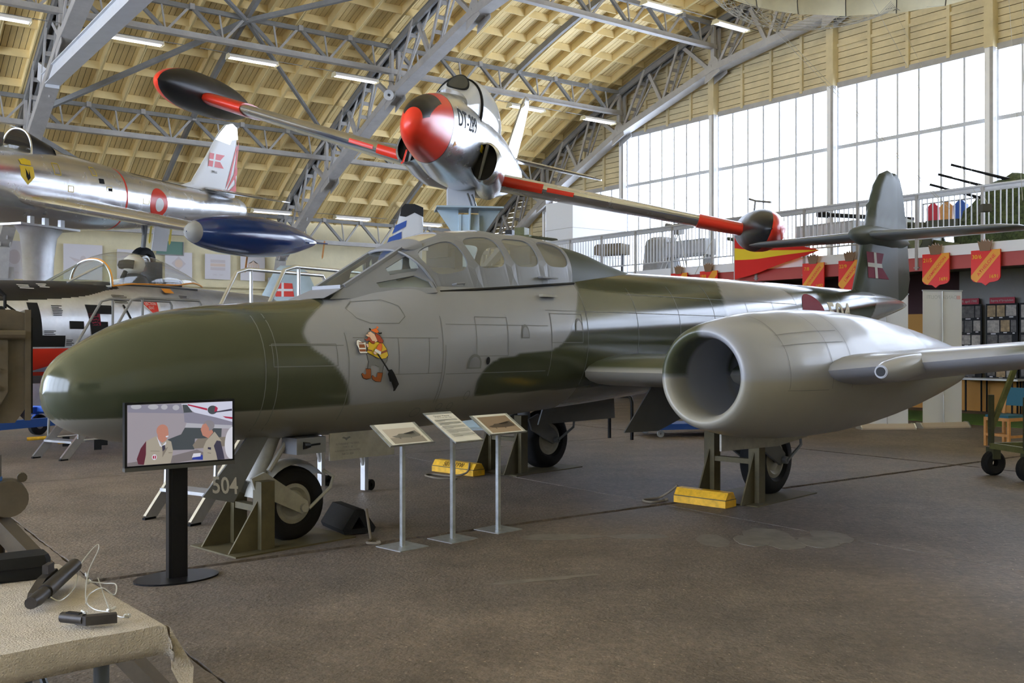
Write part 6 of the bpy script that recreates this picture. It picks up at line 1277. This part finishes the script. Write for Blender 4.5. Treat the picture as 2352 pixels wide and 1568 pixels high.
# ---------------------------------------------------------------- parachute and net hanging top right
mat('silk', (.8, .73, .5), .8, var=.06, scale=3, bump=.3, bs=6); mat('seam', (.06, .055, .04), .8); mat('netcord', (.4, .37, .3), .8)
pc = thing('parachute', 'cream parachute canopy hanging under the roof at top right', 'parachute', (6.1, 17.2, 8.05)); N = 18; RR = 2.75
def chute(th, ph, bl=0): r_ = RR*math.sin(ph)*(1+.04*bl); return (r_*math.cos(th), r_*math.sin(th)*.9, 1.7*(math.cos(ph)-math.cos(1.75))/(1-math.cos(1.75))+(.05*bl)-.12*math.cos(th))
for k in range(N):
    g = MB(); rows_ = []
    for i in range(9):
        ph = .02+(1.75-.02)*i/8; rows_.append([chute(2*math.pi*(k+j/6)/N, ph, math.sin(math.pi*j/6)*(i/8)) for j in range(7)])
    g.loft(rows_, 0, False, False).build('gore', 'silk', pc, True); MB().tube([chute(2*math.pi*k/N, .02+1.73*i/10, -.1) for i in range(11)], .009, 5).build('seam_tape', 'seam', pc)
for k in range(0, N, 1):
    e = chute(2*math.pi*k/N, 1.75); MB().tube([e, (e[0]*.25+1.6, e[1]*.25-1.0, -4.2)] if k % 3 == 0 else [e, (e[0]*.75, e[1]*.75, -.25)], .004, 4).build('suspension_line', 'netcord', pc)
MB().tube([(0, 0, 1.7), (0, 0, 4.6)], .012, 6).build('hanging_line', 'netcord', pc); MB().cbox((1.6, -1.0, -4.25), .15, .15, .12).build('harness_block', 'seam', pc)
nn = MB()
def netp(a, b_): # a around far-left rim, b down
    th = R(60+150*a); r_ = RR*1.08*(1-.25*b_); return V((r_*math.cos(th), r_*math.sin(th)*.9, .1-.62*math.sin(math.pi*.5*b_)*(abs(math.sin(math.pi*a))**.5)-.1*math.cos(th)))
for i in range(29): nn.tube([netp((i+.5*math.sin(j))/28.5, j/8) for j in range(9)], .006, 3, 0, False)
for j in range(9): nn.tube([netp(i/28, j/8) for i in range(29)], .006, 3, 0, False)
no = nn.build('cord_net', 'netcord', pc); no['kind'] = 'stuff'
# ---------------------------------------------------------------- posters, hatch and horn on the left
mat('poster', (.6, .58, .6), .75); mat('posterink', (.52, .47, .48), .75); mat('posterorange', (.6, .48, .4), .75); mat('hatchgreen', (.1, .2, .16), .5)
PD = [(6.6, 3.85, 1.4, 1.35, 'pale poster half hidden behind the silver pylon, far left', 'crest', 'KAREN'), (8.9, 3.9, 1.35, 1.3, 'pale poster with winged crest left of the bubble canopy', 'wings', 'SEEVOGN'), (10.65, 4.0, 1.1, 1.1, 'plain pale poster above the bubble canopy', '', ''), (12.4, 4.05, 1.05, 1.05, 'pale poster with a lozenge emblem behind the bubble canopy', 'diamond', ''), (13.95, 4.1, 1.03, 1.0, 'pale poster with a striped flag print', 'flag', '1995 - 1999'), (15.4, 4.1, 1.03, 1.0, 'pale poster with an orange gate emblem', 'gate', '')]
for a, z, w, h_, lab, kd, tx in PD:
    t = thing('wall_poster', lab, 'poster', H(a-w/2, 38.9, z), HALL, 'posters on the side wall'); o = MB().box(0, -.02, 0, w, 0, h_).build('sheet', 'poster', t); L = []; cx, cy = w/2, h_*.58
    if kd == 'crest': L.append(('p', ell(cx, cy, .2, .26), 0))
    if kd == 'wings': L.append(('p', [(cx-.5, cy+.08), (cx, cy-.05), (cx+.5, cy+.08), (cx+.3, cy-.08), (cx, cy-.15), (cx-.3, cy-.08)], 0)); L.append(('p', ell(cx, cy, .1, .13), 0))
    if kd == 'diamond': L += [('p', ell(cx, cy, .28, .28, 4), 0), ('p', ell(cx, cy, .16, .16, 8), 1)]
    if kd == 'flag': L += [('p', rect(cx-.3, cy-.22+.15*k, cx+.3, cy-.1+.15*k), k % 2) for k in range(3)]
    if kd == 'gate':
        L += [('p', rect(cx-.2+.1*k, cy-.2, cx-.13+.1*k, cy+.05), 1) for k in range(5)]+[('p', [(cx-.24, cy+.05), (cx+.28, cy+.05), (cx+.22, cy+.12), (cx+.1, cy+.12), (cx+.02, cy+.24), (cx-.06, cy+.12), (cx-.18, cy+.12)], 1)]
    if tx: tv, tfc = text2d(tx, .09); L.append(('m', ([(cx+q_[0], h_*.17+q_[1]) for q_ in tv], tfc), 0))
    if L: decal('print', L, lambda p, q_, l: (p, -.022-.001*l, q_), ['posterink', 'posterorange'], o, .5)
t = thing('wall_hatch', 'small dark green hatch high on the cream side wall', 'hatch', H(11.55, 38.9, 5.0), HALL); MB().box(0, -.04, 0, 1.0, 0, .5).build('panel', 'hatchgreen', t); MB().box(-.04, -.06, -.04, 1.04, -.03, 0).box(1.0, -.06, 0, 1.04, -.03, .5).build('frame', 'darksteel', t)
t = thing('loudspeaker_horn', 'small grey horn loudspeaker on the middle truss', 'loudspeaker', H(16.15, 28.9, 9.75), R(-90)); MB().lathe([(0, .04), (.15, .05), (.22, .1), (.28, .17), (.29, .17), (.2, .05)], (0, 0, 0), (1, 0, -.2), 18).build('horn', 'lightsteel', t, True); MB().box(-.25, -.03, -.02, .05, .03, .12).build('bracket', 'steel', t)
